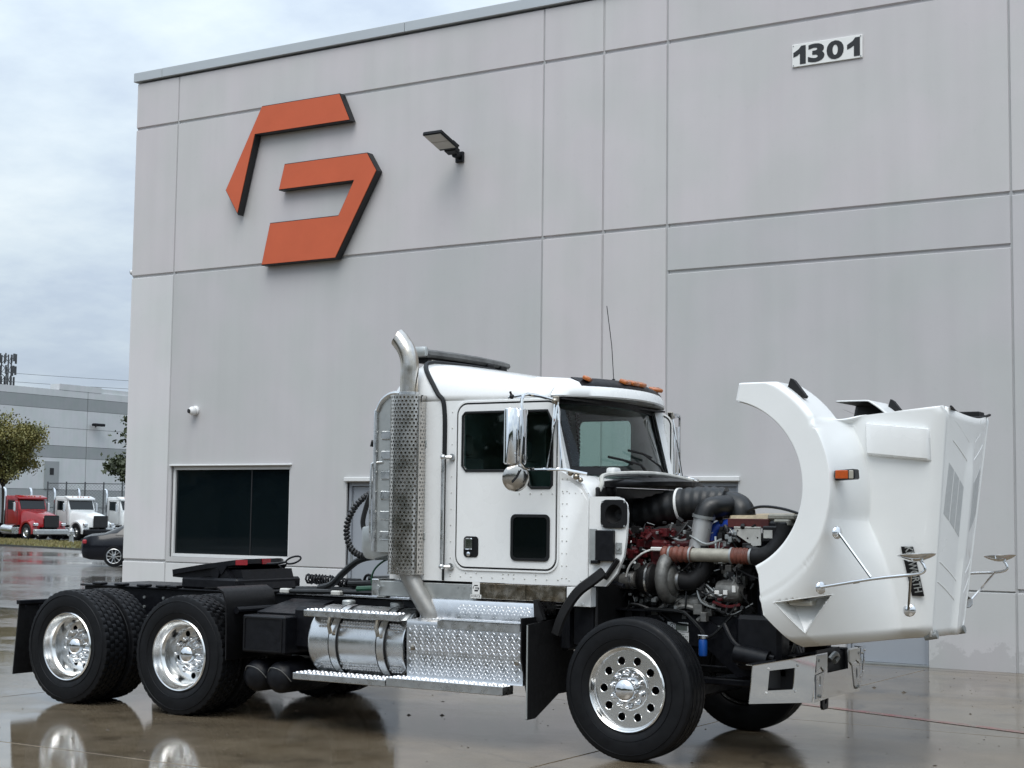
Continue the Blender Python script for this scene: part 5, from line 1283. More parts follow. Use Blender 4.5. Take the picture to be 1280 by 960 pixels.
b = B(); b.box(-3.28, -3.12, -.33, -.27, 1.06, 1.2, .01); b.tube(B().ring((-3.03, -.3, 1.19), (0, 1, 0), .045, 16) + B().ring((-3.03, -.3, 1.19), (0, 1, 0), .045, 16)[:1], .014, 6, caps=False); b.cyl((-3.03, -.3, 1.06), (-3.03, -.3, 1.15), .015, 6); P_(b, 'hose_holder', 'black_paint')
# ---------------------------------------------------------------- fire wall end panel beside the engine
fp = [(-.432, 1.925), (-.195, 1.925), (-.15, 1.91), (-.118, 1.865), (-.105, 1.80), (-.115, 1.62), (-.135, 1.48), (-.19, 1.35), (-.285, 1.25), (-.432, 1.25)]
b = B(); b.plate(fp, [rrect(-.320, -.112, 1.695, 1.895, .045)], lambda u, v: (u, -.975, v), (0, .03, 0)); fpn = P_(b, 'cowl_panel', 'white_paint')
b = B(); b.plate(rrect(-.327, -.105, 1.688, 1.902, .05), [circ(-.215, 1.795, .072, 24)], lambda u, v: (u, -.9765, v), (0, -.014, 0)); ho = b.obj('vent_bezel', 'black_plastic', fpn)
b = B(); b.lathe([(.074, -.005), (.055, .05), (.035, .08), (.001, .085)], (-.215, -.985, 1.795), n=24); b.obj('vent_cone', 'black_rubber', ho)
b = B()
for x in (-.31, -.122):
    for z in (1.705, 1.885): b.cyl((x, -.99, z), (x, -.995, z), .008, 6)
b.obj('bezel_screw', 'galvanised', ho, kind='stuff')
b = B(); b.box(-.358, -.205, -1.02, -.977, 1.44, 1.672, .006); bb_ = P_(b, 'control_box', 'black_paint')
b = B(); b.box(-.425, -.365, -.985, -.977, 1.42, 1.68, .0); b.obj('mounting_plate', 'dull_aluminium', bb_)
b = B(); b.box(-.20, -.15, -.985, -.977, 1.50, 1.58, 0); b.cyl((-.175, -.985, 1.54), (-.175, -.995, 1.54), .014, 10); b.obj('mounting_plate', 'dull_aluminium', bb_)
b = B(); b.box(-.39, -.33, -1.03, -.98, 1.42, 1.445, .004); b.obj('mounting_clip', 'black_paint', bb_)
b = B(); b.tube([(-.17, -1.0, 1.455), (-.28, -1.0, 1.31)], .022, 4); P_(b, 'rubber_block', 'black_rubber')
b = B(); rings = []
for p in smooth_path([(-.27, -1.04, 1.36), (-.36, -1.06, 1.29), (-.46, -1.075, 1.215), (-.545, -1.08, 1.11), (-.61, -1.08, 1.0), (-.66, -1.07, .88)], 4): rings.append(p)
def strip(b, path, w, th, side):
    rr_ = []
    for i, p in enumerate(path):
        d_ = (path[min(i + 1, len(path) - 1)] - path[max(i - 1, 0)]).normalized(); n_ = d_.cross(V3(0, 1, 0)).normalized()
        rr_.append([p + n_ * w, p + n_ * w * .7 + V3(0, -th, 0), p - n_ * w * .7 + V3(0, -th, 0), p - n_ * w, p - n_ * w * .7 + V3(0, th, 0), p + n_ * w * .7 + V3(0, th, 0)])
    b.loft(rr_)
strip(b, rings, .042, .02, -1); P_(b, 'fender_seal', 'black_rubber', sm=50)
b = B(); b.plate([(-.6, .80), (-.43, .80), (-.43, 1.24), (-.6, 1.1)], (), lambda u, v: (u, -.9, v), (0, .02, 0)); b.box(-.70, -.62, -.95, -.46, .75, 1.1, .02); P_(b, 'inner_splash', 'black_paint')
b = B(); b.cyl((-.30, -.90, 1.285), (-.16, -.92, 1.255), .018, 8); P_(b, 'hinge_pin', 'black_paint')
b = B(); b.box(-.428, -.40, -.90, .90, .85, 2.0, .01); P_(b, 'firewall_mat', 'engine_black')
# cowl top tray (black) and white lip under the glass
b = B(); rings = []
for t_ in [k / 12 for k in range(13)]:
    y = -.78 + 1.5 * t_; e = math.sin(math.pi * min(1, max(0, (t_ * .94 + .03)))) ** .6
    rings.append([(-.46, y, 2.005 + .0 * e), (-.44, y, 2.03 + .05 * e), (-.25 - .1 * (1 - e), y, 2.035 + .055 * e), (-.46 + .42 * e, y, 2.02 + .04 * e), (-.47 + .42 * e, y, 2.005 + .02 * e), (-.25 - .1 * (1 - e), y, 1.995 + .02 * e)])
b.loft(rings); P_(b, 'cowl_tray', 'black_plastic', sm=50)
b = B(); b.tube([(-.43, -.86, 1.94), (-.40, -.84, 2.02), (-.43, -.76, 2.09), (-.42, -.4, 2.118), (-.40, 0, 2.128), (-.42, .4, 2.118), (-.43, .8, 2.09)], .018, 8, 4); P_(b, 'cowl_lip', 'dusty_white')
b = B(); b.box(-.5, -.42, -.60, -.48, 2.10, 2.16, .02, None, 2); P_(b, 'cowl_cap', 'white_paint')
b = B(); b.ball((-.40, -.70, 1.985), .07, 2, (.6, 1, 1)); P_(b, 'reservoir_cap', 'black_plastic')

# ---------------------------------------------------------------- engine
b = B(); b.box(-.42, .62, -.26, .26, .86, 1.42, .03); b.box(-.42, .62, -.32, -.24, 1.0, 1.1, .01); P_(b, 'engine_block', 'engine_black')
b = B(); b.box(-.40, .58, -.22, .20, 1.43, 1.56, .02)
for k in range(6): b.box(-.38 + k * .16, -.26 + k * .16, -.235, .19, 1.555, 1.66, .02, None, 2)
P_(b, 'cylinder_head', 'engine_red')
b = B(); b.tube([(-.40, -.33, 1.55), (0, -.35, 1.56), (.5, -.33, 1.55)], .055, 10)
for k in range(6): b.tube([(-.36 + k * .165, -.22, 1.50), (-.36 + k * .165, -.30, 1.50), (-.34 + k * .16, -.35, 1.54)], .035, 8)
for k in range(12): b.cyl((-.40 + k * .083, -.29, 1.60), (-.40 + k * .083, -.29, 1.63), .012, 6)
P_(b, 'exhaust_manifold', 'engine_red', sm=50)
b = B(); b.box(-.16, -.02, -.50, -.36, 1.36, 1.60, .02); b.box(-.24, -.06, -.46, -.34, 1.52, 1.68, .02); b.box(-.10, .04, -.52, -.42, 1.28, 1.45, .015)
b.cyl((-.08, -.52, 1.50), (-.08, -.48, 1.50), .05, 10); P_(b, 'turbo_mount', 'engine_red')
rr = random.Random(21)
b = B()
for k in range(70):
    x, y, z = rr.uniform(-.40, .02), rr.uniform(-.50, -.30), rr.uniform(1.38, 1.68); s_ = rr.uniform(.012, .035)
    if rr.random() < .5: b.box(x - s_, x + s_, y - s_, y + s_, z - s_, z + s_, .004)
    else: b.cyl((x, y, z), (x + rr.uniform(-.05, .05), y - .03, z + rr.uniform(-.05, .05)), s_ * .7, 7)
P_(b, 'engine_castings', 'engine_red', kind='stuff')
for mt, cnt, box_, nm in (('engine_black', 190, (-.45, .70, -.50, -.28, 1.0, 1.75), 'engine_fittings'), ('galvanised', 150, (-.45, .62, -.52, -.36, 1.08, 1.72), 'bolt_cluster'), ('cast_grey', 90, (-.35, .60, -.50, -.30, 1.02, 1.4), 'engine_brackets')):
    b = B()
    for k in range(cnt):
        x, y, z = rr.uniform(box_[0], box_[1]), rr.uniform(box_[2], box_[3]), rr.uniform(box_[4], box_[5]); s_ = rr.uniform(.008, .03) * (.6 if mt == 'galvanised' else 1)
        if rr.random() < .45: b.box(x - s_ * rr.uniform(.6, 1.6), x + s_, y - s_, y + s_, z - s_ * rr.uniform(.6, 1.8), z + s_, .003)
        else: b.cyl((x, y, z), (x + rr.uniform(-.06, .06), y + rr.uniform(-.03, .03), z + rr.uniform(-.06, .06)), s_ * .7, 7)
    P_(b, nm, mt, kind='stuff')
# air intake: cleaner hose from the cowl to the big elbow and down the bright pipe
b = B(); path = smooth_path([(-.50, -.24, 1.79), (-.30, -.24, 1.81), (-.10, -.24, 1.855), (.08, -.22, 1.88), (.22, -.20, 1.885), (.34, -.18, 1.88)], 9); L_ = 0; rings = []; up = V3(0, 0, 1)
for i, p in enumerate(path):
    d_ = (path[min(i + 1, len(path) - 1)] - path[max(i - 1, 0)]).normalized()
    if i: L_ += (p - path[i - 1]).length
    r_ = .115 + .014 * min(1, L_ / .4) + .006 * (1 if (i % 4) in (1, 2) else 0)
    rings.append(b.ring(p, d_, r_, 24, up))
b.loft(rings); P_(b, 'intake_hose', 'hose_black', sm=40)
b = B(); b.tube([(.30, -.18, 1.88), (.42, -.18, 1.87), (.48, -.2, 1.82), (.48, -.2, 1.74)], .105, 20, 5); P_(b, 'intake_elbow', 'hose_black', sm=50)
for x, z, r_ in ((-.19, 1.835, .128), (-.02, 1.868, .138)):
    b = B(); b.lathe([(r_ - .004, -.010), (r_ + .003, -.010), (r_ + .003, .010), (r_ - .004, .010)], (x, -.24 + .01, z), (1, .05, .14), 36, True); P_(b, 'hose_clamp', 'galvanised' if x < -.1 else 'white_print')
b = B(); b.tube([(.40, -.18, 1.87), (.36, -.34, 1.865), (.295, -.41, 1.84), (.265, -.435, 1.765)], .083, 18, 5); P_(b, 'down_elbow', 'hose_black', sm=50)
b = B(); b.cyl((.268, -.435, 1.775), (.225, -.44, 1.535), .075, 24); dp_ = P_(b, 'intake_pipe', 'pipe_satin')
b = B(); b.lathe([(.082, -.012), (.088, -.012), (.088, .012), (.082, .012)], (.27, -.435, 1.782), (.17, 0, 1), 30, True); b.obj('clamp', 'galvanised', dp_)
b = B(); b.tube([(.02, -.30, 1.66), (.12, -.36, 1.72), (.24, -.38, 1.745)], .014, 6, 4); P_(b, 'vent_line', 'hose_black')
# charge air pipe with its rust red bellows
def bellows(x0, x1):
    b = B(); n = 22; pr = []
    for k in range(n + 1): pr.append((.053 + (.009 if k % 4 in (1, 2) else 0), (x1 - x0) * k / n))
    b.lathe(pr, (x0, -.55, 1.494), (1, 0, 0), 24); return P_(b, 'pipe_bellows', 'bellows_rust', sm=50)
bellows(-.02, .235); bellows(.555, .72)
b = B(); b.cyl((.22, -.55, 1.494), (.57, -.55, 1.494), .051, 24); P_(b, 'charge_air_pipe', 'pipe_beige')
b = B()
for x in (.05, .222, .228 + .33, .715): b.lathe([(.056, -.008), (.063, -.008), (.063, .008), (.056, .008)], (x, -.55, 1.494), (1, 0, 0), 28, True)
P_(b, 'pipe_clamp', 'galvanised')
b = B(); b.tube([(.715, -.55, 1.494), (.80, -.55, 1.495), (.88, -.53, 1.53), (.94, -.50, 1.62), (.97, -.48, 1.72)], lambda t: .058 + .035 * t, 18, 5); P_(b, 'charge_air_elbow', 'black_rubber', sm=50)
b = B(); b.tube([(-.10, -.545, 1.53), (-.20, -.56, 1.49), (-.30, -.56, 1.40), (-.335, -.56, 1.31)], .008, 6, 4); b.box(-.12, .0, -.57, -.53, 1.515, 1.545, .006); P_(b, 'oil_line', 'white_print')
# turbo
b = B(); b.lathe([(.05, -.12), (.085, -.11), (.09, -.05), (.06, -.03), (.06, .03), (.10, .05), (.125, .07), (.13, .10), (.105, .13), (.06, .14), (.06, .19), (.001, .19)], (-.06, -.50, 1.295), (1, 0, 0), 32)
b.tube([(.02 + .0 * a, -.50 + (.105 + .012 * a) * math.sin(a), 1.295 + (.105 + .012 * a) * math.cos(a)) for a in [k * .32 for k in range(20)]], lambda t: .028 + .026 * t, 12); tb = P_(b, 'turbocharger', 'cast_grey', sm=50)
b = B(); b.lathe([(.122, -.012), (.134, -.008), (.134, .008), (.122, .012)], (-.14, -.50, 1.295), (1, 0, 0), 32, True); b.obj('band_clamp', 'brushed_aluminium', tb)
b = B(); b.lathe([(.065, -.01), (.075, -.01), (.075, .01), (.065, .01)], (.105, -.50, 1.295), (1, 0, 0), 28, True); b.obj('band_clamp', 'brushed_aluminium', tb)
b = B(); b.lathe([(.05, -.2), (.10, -.17), (.125, -.12), (.12, -.05), (.08, -.02)], (-.06, -.50, 1.295), (1, 0, 0), 28); b.obj('turbine_housing', 'engine_black', tb)
b = B(); b.tube([(.11, -.50, 1.295), (.20, -.50, 1.29), (.27, -.48, 1.35), (.30, -.46, 1.45)], .068, 16, 4); b.obj('compressor_hose', 'black_rubber', tb, 50)
b = B(); b.tube([(-.27, -.50, 1.29), (-.36, -.50, 1.275), (-.5, -.49, 1.26), (-.66, -.47, 1.24)], .062, 16, 3); dpipe = P_(b, 'down_pipe', 'grey_pipe', sm=50)
b = B(); b.lathe([(.066, -.012), (.074, -.012), (.074, .012), (.066, .012)], (-.30, -.50, 1.285), (1, 0, .1), 28, True); b.obj('clamp', 'brushed_aluminium', dpipe)
# surge tank on the radiator, its bracket, blue hose
b = B(); rings = []
for x, w in ((.47, .9), (.50, 1), (.80, 1), (.83, .9)):
    rings.append([(x, -.46 * w - .0, 1.715), (x, -.46 * w, 1.765), (x, -.43 * w, 1.795), (x, .30 * w, 1.815), (x, .36 * w, 1.715)])
b.loft(rings); sg_ = P_(b, 'surge_tank', 'tank_tan', sm=30)
b = B(); b.box(.485, .82, -.475, -.462, 1.705, 1.772, .003); b.obj('tank_front', 'tank_brown', sg_)
b = B(); b.lathe([(.0, 0), (.03, 0), (.03, .03), (0, .03)], (.56, -.2, 1.808), (0, 0, 1), 14); b.obj('filler_cap', 'black_plastic', sg_)
b = B(); b.plate([(.545, 1.705), (.762, 1.708), (.762, 1.575), (.70, 1.568), (.55, 1.662)], [circ(.575, 1.68, .008, 8), circ(.655, 1.625, .008, 8), circ(.735, 1.63, .008, 8)], lambda u, v: (u, -.49, v), (0, .012, 0)); b.box(.545, .762, -.495, -.45, 1.700, 1.712, .003); P_(b, 'tank_bracket', 'dusty_white')
b = B(); b.cyl((.36, -.30, 1.72), (.50, -.32, 1.735), .042, 18); b.tube([(.36, -.30, 1.72), (.30, -.32, 1.68), (.28, -.33, 1.58)], .042, 14, 3); bh = P_(b, 'coolant_hose', 'blue_silicone', sm=50)
b = B(); b.lathe([(.043, -.01), (.049, -.01), (.049, .01), (.043, .01)], (.485, -.32, 1.734), (1, -.1, .1), 24, True); b.obj('clamp', 'brushed_aluminium', bh)
b = B(); b.box(.82, .98, -.5, .42, .95, 1.76, .02); b.box(.70, .82, -.46, .42, .95, 1.66, .05); P_(b, 'radiator', 'black_paint')
b = B(); b.box(.80, 1.02, -.46, .3, 1.765, 1.81, .012); b.box(.86, .99, -.49, -.40, 1.72, 1.77, .01); P_(b, 'radiator_top', 'pipe_beige')
b = B(); b.tube([(.50, -.25, 1.80), (.62, -.28, 1.855), (.74, -.3, 1.865), (.88, -.3, 1.845), (1.0, -.3, 1.81)], .011, 6, 4); P_(b, 'heater_line', 'hose_black')
b = B(); b.box(.80, .92, -.56, -.50, 1.60, 1.72, .01); ec = P_(b, 'relay_box', 'black_plastic')
b = B(); b.box(.815, .885, -.565, -.56, 1.63, 1.69); b.obj('relay_label', 'dusty_white', ec)
b = B(); b.tube([(.90, -.55, 1.63), (.90, -.57, 1.57), (.86, -.57, 1.53), (.76, -.56, 1.505 + .04), (.68, -.55, 1.56)], .018, 8, 4); P_(b, 'wiring_loom', 'hose_black')
# alternator and accessories low at the front
b = B(); b.lathe([(.03, -.11), (.075, -.10), (.085, -.06), (.085, .06), (.075, .09), (.03, .11)], (.50, -.44, 1.225), (1, 0, 0), 24)
for k in range(10): a = k * .628; b.box(.45, .55, -.44 + .078 * math.cos(a) - .006, -.44 + .078 * math.cos(a) + .006, 1.225 + .078 * math.sin(a) - .006, 1.225 + .078 * math.sin(a) + .006)
al = P_(b, 'alternator', 'cast_grey')
b = B(); b.box(.475, .51, -.535, -.522, 1.20, 1.235, .002); b.box(.545, .575, -.53, -.52, 1.22, 1.27, .002); b.box(.40, .44, -.53, -.51, 1.20, 1.23, .004); b.obj('terminal', 'white_print', al)
b = B(); b.cyl((.42, -.50, 1.16), (.46, -.50, 1.17), .015, 8); b.tube([(.38, -.5, 1.14), (.5, -.51, 1.11), (.6, -.5, 1.13)], .012, 6, 3); P_(b, 'battery_cable', 'engine_red')
for k in range(46):
    x0, z0 = rr.uniform(-.4, .6), rr.uniform(1.05, 1.7); x1, z1 = x0 + rr.uniform(-.3, .4), z0 + rr.uniform(-.3, .15); y = rr.uniform(-.52, -.38)
    b = B(); b.tube([(x0, y, z0), ((x0 + x1) / 2 + rr.uniform(-.06, .06), y - .03, (z0 + z1) / 2 - .05), (x1, y + .02, max(.95, z1))], rr.uniform(.004, .012), 6, 5); P_(b, 'engine_line', rr.choice(['hose_black', 'hose_black', 'black_rubber', 'galvanised']))
b = B(); b.tube([(.06, -.48, 1.08), (.14, -.49, 1.10), (.22, -.48, 1.085)], .022, 8, 3); P_(b, 'starter_cable', 'cast_grey')
b = B(); b.lathe([(.04, -.15), (.06, -.14), (.065, .12), (.04, .15)], (.12, -.42, 1.12), (1, 0, 0), 18); P_(b, 'starter_motor', 'cast_grey')
b = B(); b.cyl((.66, 0, 1.30), (.69, 0, 1.30), .10, 16)
for k in range(8):
    a = k * math.pi / 4; d1 = V3(0, math.cos(a), math.sin(a)); d2 = V3(0, -math.sin(a), math.cos(a)); c = V3(.675, 0, 1.30)
    b._new([c + d1 * .08 - d2 * .03 + V3(.02, 0, 0), c + d1 * .32 - d2 * .06 + V3(.03, 0, 0), c + d1 * .32 + d2 * .06 - V3(.03, 0, 0), c + d1 * .08 + d2 * .03 - V3(.02, 0, 0)], [(0, 1, 2, 3)])
P_(b, 'cooling_fan', 'black_plastic')
# inner splash shield, air lines, canister, warning stickers on the rail
b = B(); b.plate([(-.42, 1.06), (.18, 1.06), (.36, .98), (.50, .90), (.90, .90), (.95, .62), (.55, .60), (.30, .80), (-.42, .80)], (), lambda u, v: (u, -.47, v), (0, .02, 0)); b.box(-.42, .2, -.60, -.47, 1.055, 1.067, 0); P_(b, 'splash_shield', 'black_paint')
b = B(); b.box(.60, .96, -.60, -.40, .66, 1.06, .03); b.cyl((.62, -.62, .78), (.88, -.62, .74), .07, 16); b.tube([(.50, -.56, .98), (.60, -.62, .86), (.72, -.64, .80), (.92, -.62, .76)], .02, 8, 4); P_(b, 'steering_gear', 'black_paint')
b = B(); b.tube([(-.30, -.58, 1.05), (-.28, -.6, 1.10), (-.2, -.6, 1.10), (-.1, -.6, 1.07)], .012, 6, 4); b.tube([(-.15, -.60, 1.075), (.14, -.61, 1.07), (.22, -.61, 1.04), (.34, -.61, .93), (.36, -.61, .89)], .012, 6, 2); P_(b, 'air_line', 'hose_black')
b = B(); b.lathe([(.001, -.002), (.03, 0), (.033, .01), (.033, .11), (.028, .125), (.001, .128)], (.352, -.62, .745), (0, 0, 1), 18); cn = P_(b, 'coolant_filter', 'blue_paint')
b = B(); b.cyl((.352, -.62, .874), (.352, -.62, .895), .034, 16); b.box(.31, .395, -.63, -.61, .885, .90, .004); b.obj('filter_head', 'brushed_aluminium', cn)
b = B(); b.box(-.015, .018, -.476, -.4725, .918, .975); b.box(.018, .16, -.476, -.4725, .905, .975); b.box(.005, .10, -.476, -.4725, .842, .902); b.box(.102, .165, -.476, -.4725, .82, .90); stw = P_(b, 'warning_sticker', 'white_print', sm=0)
b = B(); b.box(.055, .152, -.4775, -.4765, .912, .968); b.obj('sticker_text', 'grey_print', stw, 0)
b = B(); b.box(.056, .096, -.4775, -.4765, .848, .896); b.obj('sticker_text', 'grey_print', stw, 0)
b = B(); b.plate(circ(.030, .872, .021, 20), [circ(.030, .872, .013, 16)], lambda u, v: (u, -.4765, v), (0, -.001, 0)); b.obj('sticker_ring', 'dark_print', stw, 0)
b = B(); b.plate(circ(.027, .940, .024, 20), [circ(.027, .940, .020, 20)], lambda u, v: (u, -.4765, v), (0, -.001, 0)); b.obj('sticker_ring', 'dark_print', stw, 0)
text('lettering', '!', 'dark_print', stw, (.0225, -.4767, .925), (1, 0, 0), (0, 0, 1), .030, .008, .0006)
b = B()
for k in range(14): b.box(.106 + (k % 4) * .014, .114 + (k % 4) * .014, -.4772, -.4765, .828 + (k // 4) * .017, .838 + (k // 4) * .017 )
b.obj('sticker_text', 'grey_print', stw, 0, kind='stuff')

# ---------------------------------------------------------------- bumper: flat centre, ends swept back
def bp(y): 
    a = abs(y); return 1.175 if a <= .47 else 1.175 - (a - .47) / .69 * .20
for s_ in (-1, 1):
    b = B()
    def f(u, v): y = s_ * u; return (bp(y) + (v - .62) * .10, y, v)
    b.plate([(.475, .445), (1.16, .485), (1.16, .752), (.475, .79)], [[(.70, .555), (.98, .565), (.98, .705), (.70, .71)]], f, (-.006, 0, 0)); be = P_(b, 'bumper_end', 'chrome', sm=0)
    b = B(); b.loft([[(bp(s_ * u) + .017, s_ * u, z), (bp(s_ * u) - .04, s_ * u, z + .004), (bp(s_ * u) - .04, s_ * u, z - .004), (bp(s_ * u) + .015, s_ * u, z - .006)] for u, z in ((.475, .791), (1.16, .754))]); b.obj('bumper_lip', 'chrome', be)
    b = B()
    for u, v in ((.68, .725), (.995, .72), (.68, .54), (.995, .55)): y = s_ * u; b.ball((bp(y) + .002 + (v - .62) * .1, y, v), .010, 1)
    b.obj('bumper_bolt', 'white_print', be)
    b = B(); b.plate([(.72, .56), (.97, .57), (.97, .70), (.72, .705)], (), lambda u, v: (bp(s_ * u) - .09, s_ * u, v), (-.01, 0, 0)); b.obj('lamp_recess', 'sign_black', be)
b = B()
b.plate([(-.47, .445), (-.20, .455), (.20, .455), (.47, .445), (.47, .79), (.22, .79), (.22, .64), (-.22, .64), (-.22, .79), (-.47, .79)], [rrect(-.405, -.375, .555, .63, .012), rrect(.375, .405, .555, .63, .012)], lambda u, v: (1.176, u, v), (-.006, 0, 0)); bc_ = P_(b, 'bumper_centre', 'dirty_chrome' if 'dirty_chrome' in MATS else 'chrome', sm=0)
for s_ in (-1, 1):
    b = B(); b.plate([(s_ * .46, .66), (s_ * .46, .78), (s_ * .24, .78), (s_ * .24, .69), (s_ * .30, .655), (s_ * .37, .70)], (), lambda u, v: (1.178, u, v), (.007, 0, 0)); b.obj('tow_plate', 'white_print', bc_, 0)
    b = B(); b.plate([(s_ * .46, .47), (s_ * .46, .64), (s_ * .30, .655), (s_ * .345, .50), (s_ * .38, .47)], [rrect(min(s_ * .405, s_ * .375), max(s_ * .405, s_ * .375), .555, .63, .012)], lambda u, v: (1.178, u, v), (.006, 0, 0)); b.obj('tow_plate', 'brushed_aluminium', bc_, 0)
    b = B()
    for u, v in ((.42, .49), (.39, .485), (.42, .745)): b.cyl((1.184, s_ * u, v), (1.192, s_ * u, v), .011, 8)
    b.obj('bumper_bolt', 'galvanised', bc_)
b = B(); b.box(1.09, 1.10, -.24, .24, .63, .80); b.obj('centre_recess', 'sign_black', bc_)
b = B(); b.tube([(1.11, .0, .72), (1.13, .06, .76), (1.13, .12, .73), (1.13, .05, .70)], .02, 8, 3); b.obj('tow_pin', 'galvanised', bc_)
b = B(); b.plate([(-.06, .47), (.06, .47), (.05, .36), (.03, .345), (-.05, .345), (-.07, .37)], [rrect(-.02, .02, .385, .455, .015)], lambda u, v: (1.08, u, v), (-.02, 0, 0)); P_(b, 'tow_hook', 'black_paint')
b = B(); b.box(.75, 1.09, -.47, -.39, .50, .78, .01); b.box(.75, 1.09, .39, .47, .50, .78, .01); b.box(.9, 1.08, -.40, .40, .60, .76, .01); P_(b, 'bumper_bracket', 'black_paint')

# ---------------------------------------------------------------- hood, tipped forward about its front hinge
FX, FZ = .755, 2.0                # centre of the wheel arch in the tipped position
def crease(z):                    # front-facing edge between hood side and hood top
    t = (z - .93) / (2.58 - .93); return 2.015 + .175 * t, .43 + .145 * t
def topz(x): return 2.475 + .11 * (x - 1.30) / .9
PA, PB, PC = (1.046, 1.398), (1.075, 1.107), (1.265, .879)
def ray_line(phi, p, q):
    c, s = math.cos(phi), math.sin(phi); ex, ez = q[0] - p[0], q[1] - p[1]; den = c * ez - s * ex
    return ((p[0] - FX) * ez - (p[1] - FZ) * ex) / den
PH_IN, PH_B, PH_C = math.atan2(PA[1] - FZ, PA[0] - FX), math.atan2(PB[1] - FZ, PB[0] - FX), math.atan2(PC[1] - FZ, PC[0] - FX)
def r_out(phi):
    c, s = math.cos(phi), math.sin(phi)
    if phi < PH_C: return ray_line(phi, PB, PC)
    lo, hi = .6, 3.0
    def out(r):
        x, z = FX + c * r, FZ + s * r
        return x > crease(z)[0] or z > topz(x) or z < .879 + .10 * max(0, x - 1.265)
    for k in range(40):
        m_ = (lo + hi) / 2
        if out(m_): hi = m_
        else: lo = m_
    return hi
def r_in(phi): return .618 if phi >= PH_IN else ray_line(phi, PA, PB)
TA, TB, TC = (1.165, 1.195), (1.516, 1.256), (1.336, .985)
def pocket(x, z):                 # sunk headlamp pocket, deepest under its upper edge
    d_ = (TB[1] - TC[1]) * (TA[0] - TC[0]) + (TC[0] - TB[0]) * (TA[1] - TC[1])
    la = ((TB[1] - TC[1]) * (x - TC[0]) + (TC[0] - TB[0]) * (z - TC[1])) / d_
    lb = ((TC[1] - TA[1]) * (x - TC[0]) + (TA[0] - TC[0]) * (z - TC[1])) / d_
    lc = 1 - la - lb
    if min(la, lb, lc) <= 0: return 0
    return .20 * (1 - lc) * min(1, 3.5 * la) * min(1, 3.5 * lb) * min(1, lc * 40 if lc < .02 else 1)
def side_y(x, z, r, phi):
    xc, yc = crease(z)
    t = max(0, min(1, (xc - x) / 1.0)); base = yc + .17 * t ** .9 + .05 * max(0, (1.7 - z) / .8) * t
    lowf = max(0, min(1, (R(-14) - phi) / R(46)))
    w = .085 + 1.05 * lowf ** 1.3; e = max(0, min(1, (r - .815) / w)); e = e * e * (3 - 2 * e)
    yy_ = 1.205 * (1 - e) + base * e
    groove = max(0, 1 - abs(r - .833) / .012) * max(0, min(1, (R(-25) - phi) / R(10))); yy_ -= .010 * groove
    d_ = max(0, min(1, (xc - x) / .09)); yy_ = yy_ - (1 - d_) ** 2 * .05     # soft crease
    zb = max(0, min(1, (z - (.879 + .10 * max(0, x - 1.265))) / .085)); yy_ = yy_ - (1 - zb) ** 2 * .09
    return yy_
PH_TOP = R(33.5)
phis = [R(78.6 - 2.05 * k) for k in range(21)] + [R(36 - .5 * k) for k in range(13)] + [R(29 - 2.2 * k) for k in range(0, 21)]
k_ = phis[-1]
while k_ > PH_B + R(1.0): k_ -= R(.45); phis.append(k_)
phis.append(PH_B + R(.02))
NR = 96
PH0, PH1 = R(30), R(36)
def row_low(ph, s_, rdist=None):
    c, sn = math.cos(ph), math.sin(ph); row = []
    ri = r_in(ph); ro = r_out(ph) if rdist is None else rdist
    sh = min(.80, ri + (ro - ri) * .4); s2 = sh + min(.16, (ro - sh) * .6)
    a_ = max(0, min(1, (R(-8) - ph) / R(36))); a_ = a_ * a_ * (3 - 2 * a_)
    sh = max(sh, ri + .002); s2 = max(s2, sh + .002)
    knots = [(0, ri), (.28 - .18 * a_, sh), (.62 - .42 * a_, s2), (1, ro)]
    for j in range(NR):
        t = j / (NR - 1); r_ = ro
        for (t0, r0), (t1, r1) in zip(knots, knots[1:]):
            if t <= t1: r_ = r0 + (r1 - r0) * (t - t0) / (t1 - t0); break
        x, z = FX + c * r_, FZ + sn * r_
        row.append(V3(x, s_ * side_y(x, z, r_, ph), z))
    return row
def row_up(ph, s_):               # rear arm of the fender: outer face, rounded shoulder, then its broad top running inwards
    c, sn = math.cos(ph), math.sin(ph); row = []
    cap = (2.735 - FZ) / sn if sn > .5 else 9
    r0 = min(.80, cap - .014); r1 = min(.845, cap)
    for j in range(NR):
        t = j / (NR - 1)
        if t <= .28: r_ = .618 + (r0 - .618) * t / .28; y = 1.205
        elif t <= .45: a = (t - .28) / .17 * math.pi / 2; r_ = r0 + (r1 - r0) * math.sin(a); y = 1.205 - .05 * (1 - math.cos(a))
        else: r_ = r1; y = 1.155 - .435 * (t - .45) / .55
        row.append(V3(FX + c * r_, s_ * y, FZ + sn * r_))
    return row
def hood_grid(s_):
    rows = []
    for ph in phis:
        if ph <= PH0: rows.append(row_low(ph, s_))
        elif ph >= PH1: rows.append(row_up(ph, s_))
        else:
            k = (ph - PH0) / (PH1 - PH0); k = k * k * (3 - 2 * k)
            rows.append([p.lerp(q, k) for p, q in zip(row_low(ph, s_, r_out(PH0) - (ph - PH0) * 1.0), row_up(ph, s_))])
    return rows
def in_pocket(x, z, k=1.0):
    cx_, cz_ = (TA[0] + TB[0] + TC[0]) / 3, (TA[1] + TB[1] + TC[1]) / 3
    return in_poly(cx_ + (x - cx_) / k, cz_ + (z - cz_) / k, (TA, TB, TC))
def dark_solid(o, th=.014):
    o.data.materials.append(MATS['hood_inner']); m_ = o.modifiers.new('thickness', 'SOLIDIFY'); m_.thickness = th; m_.offset = -1; m_.material_offset = 1; m_.material_offset_rim = 0
pm('hood_inner', (0.03, 0.031, 0.032), 0.6, var=.4, vs=6)
hb = B(); zc0, zc1 = .955, 2.575; rows_ = []
NZ, NY = 28, 24
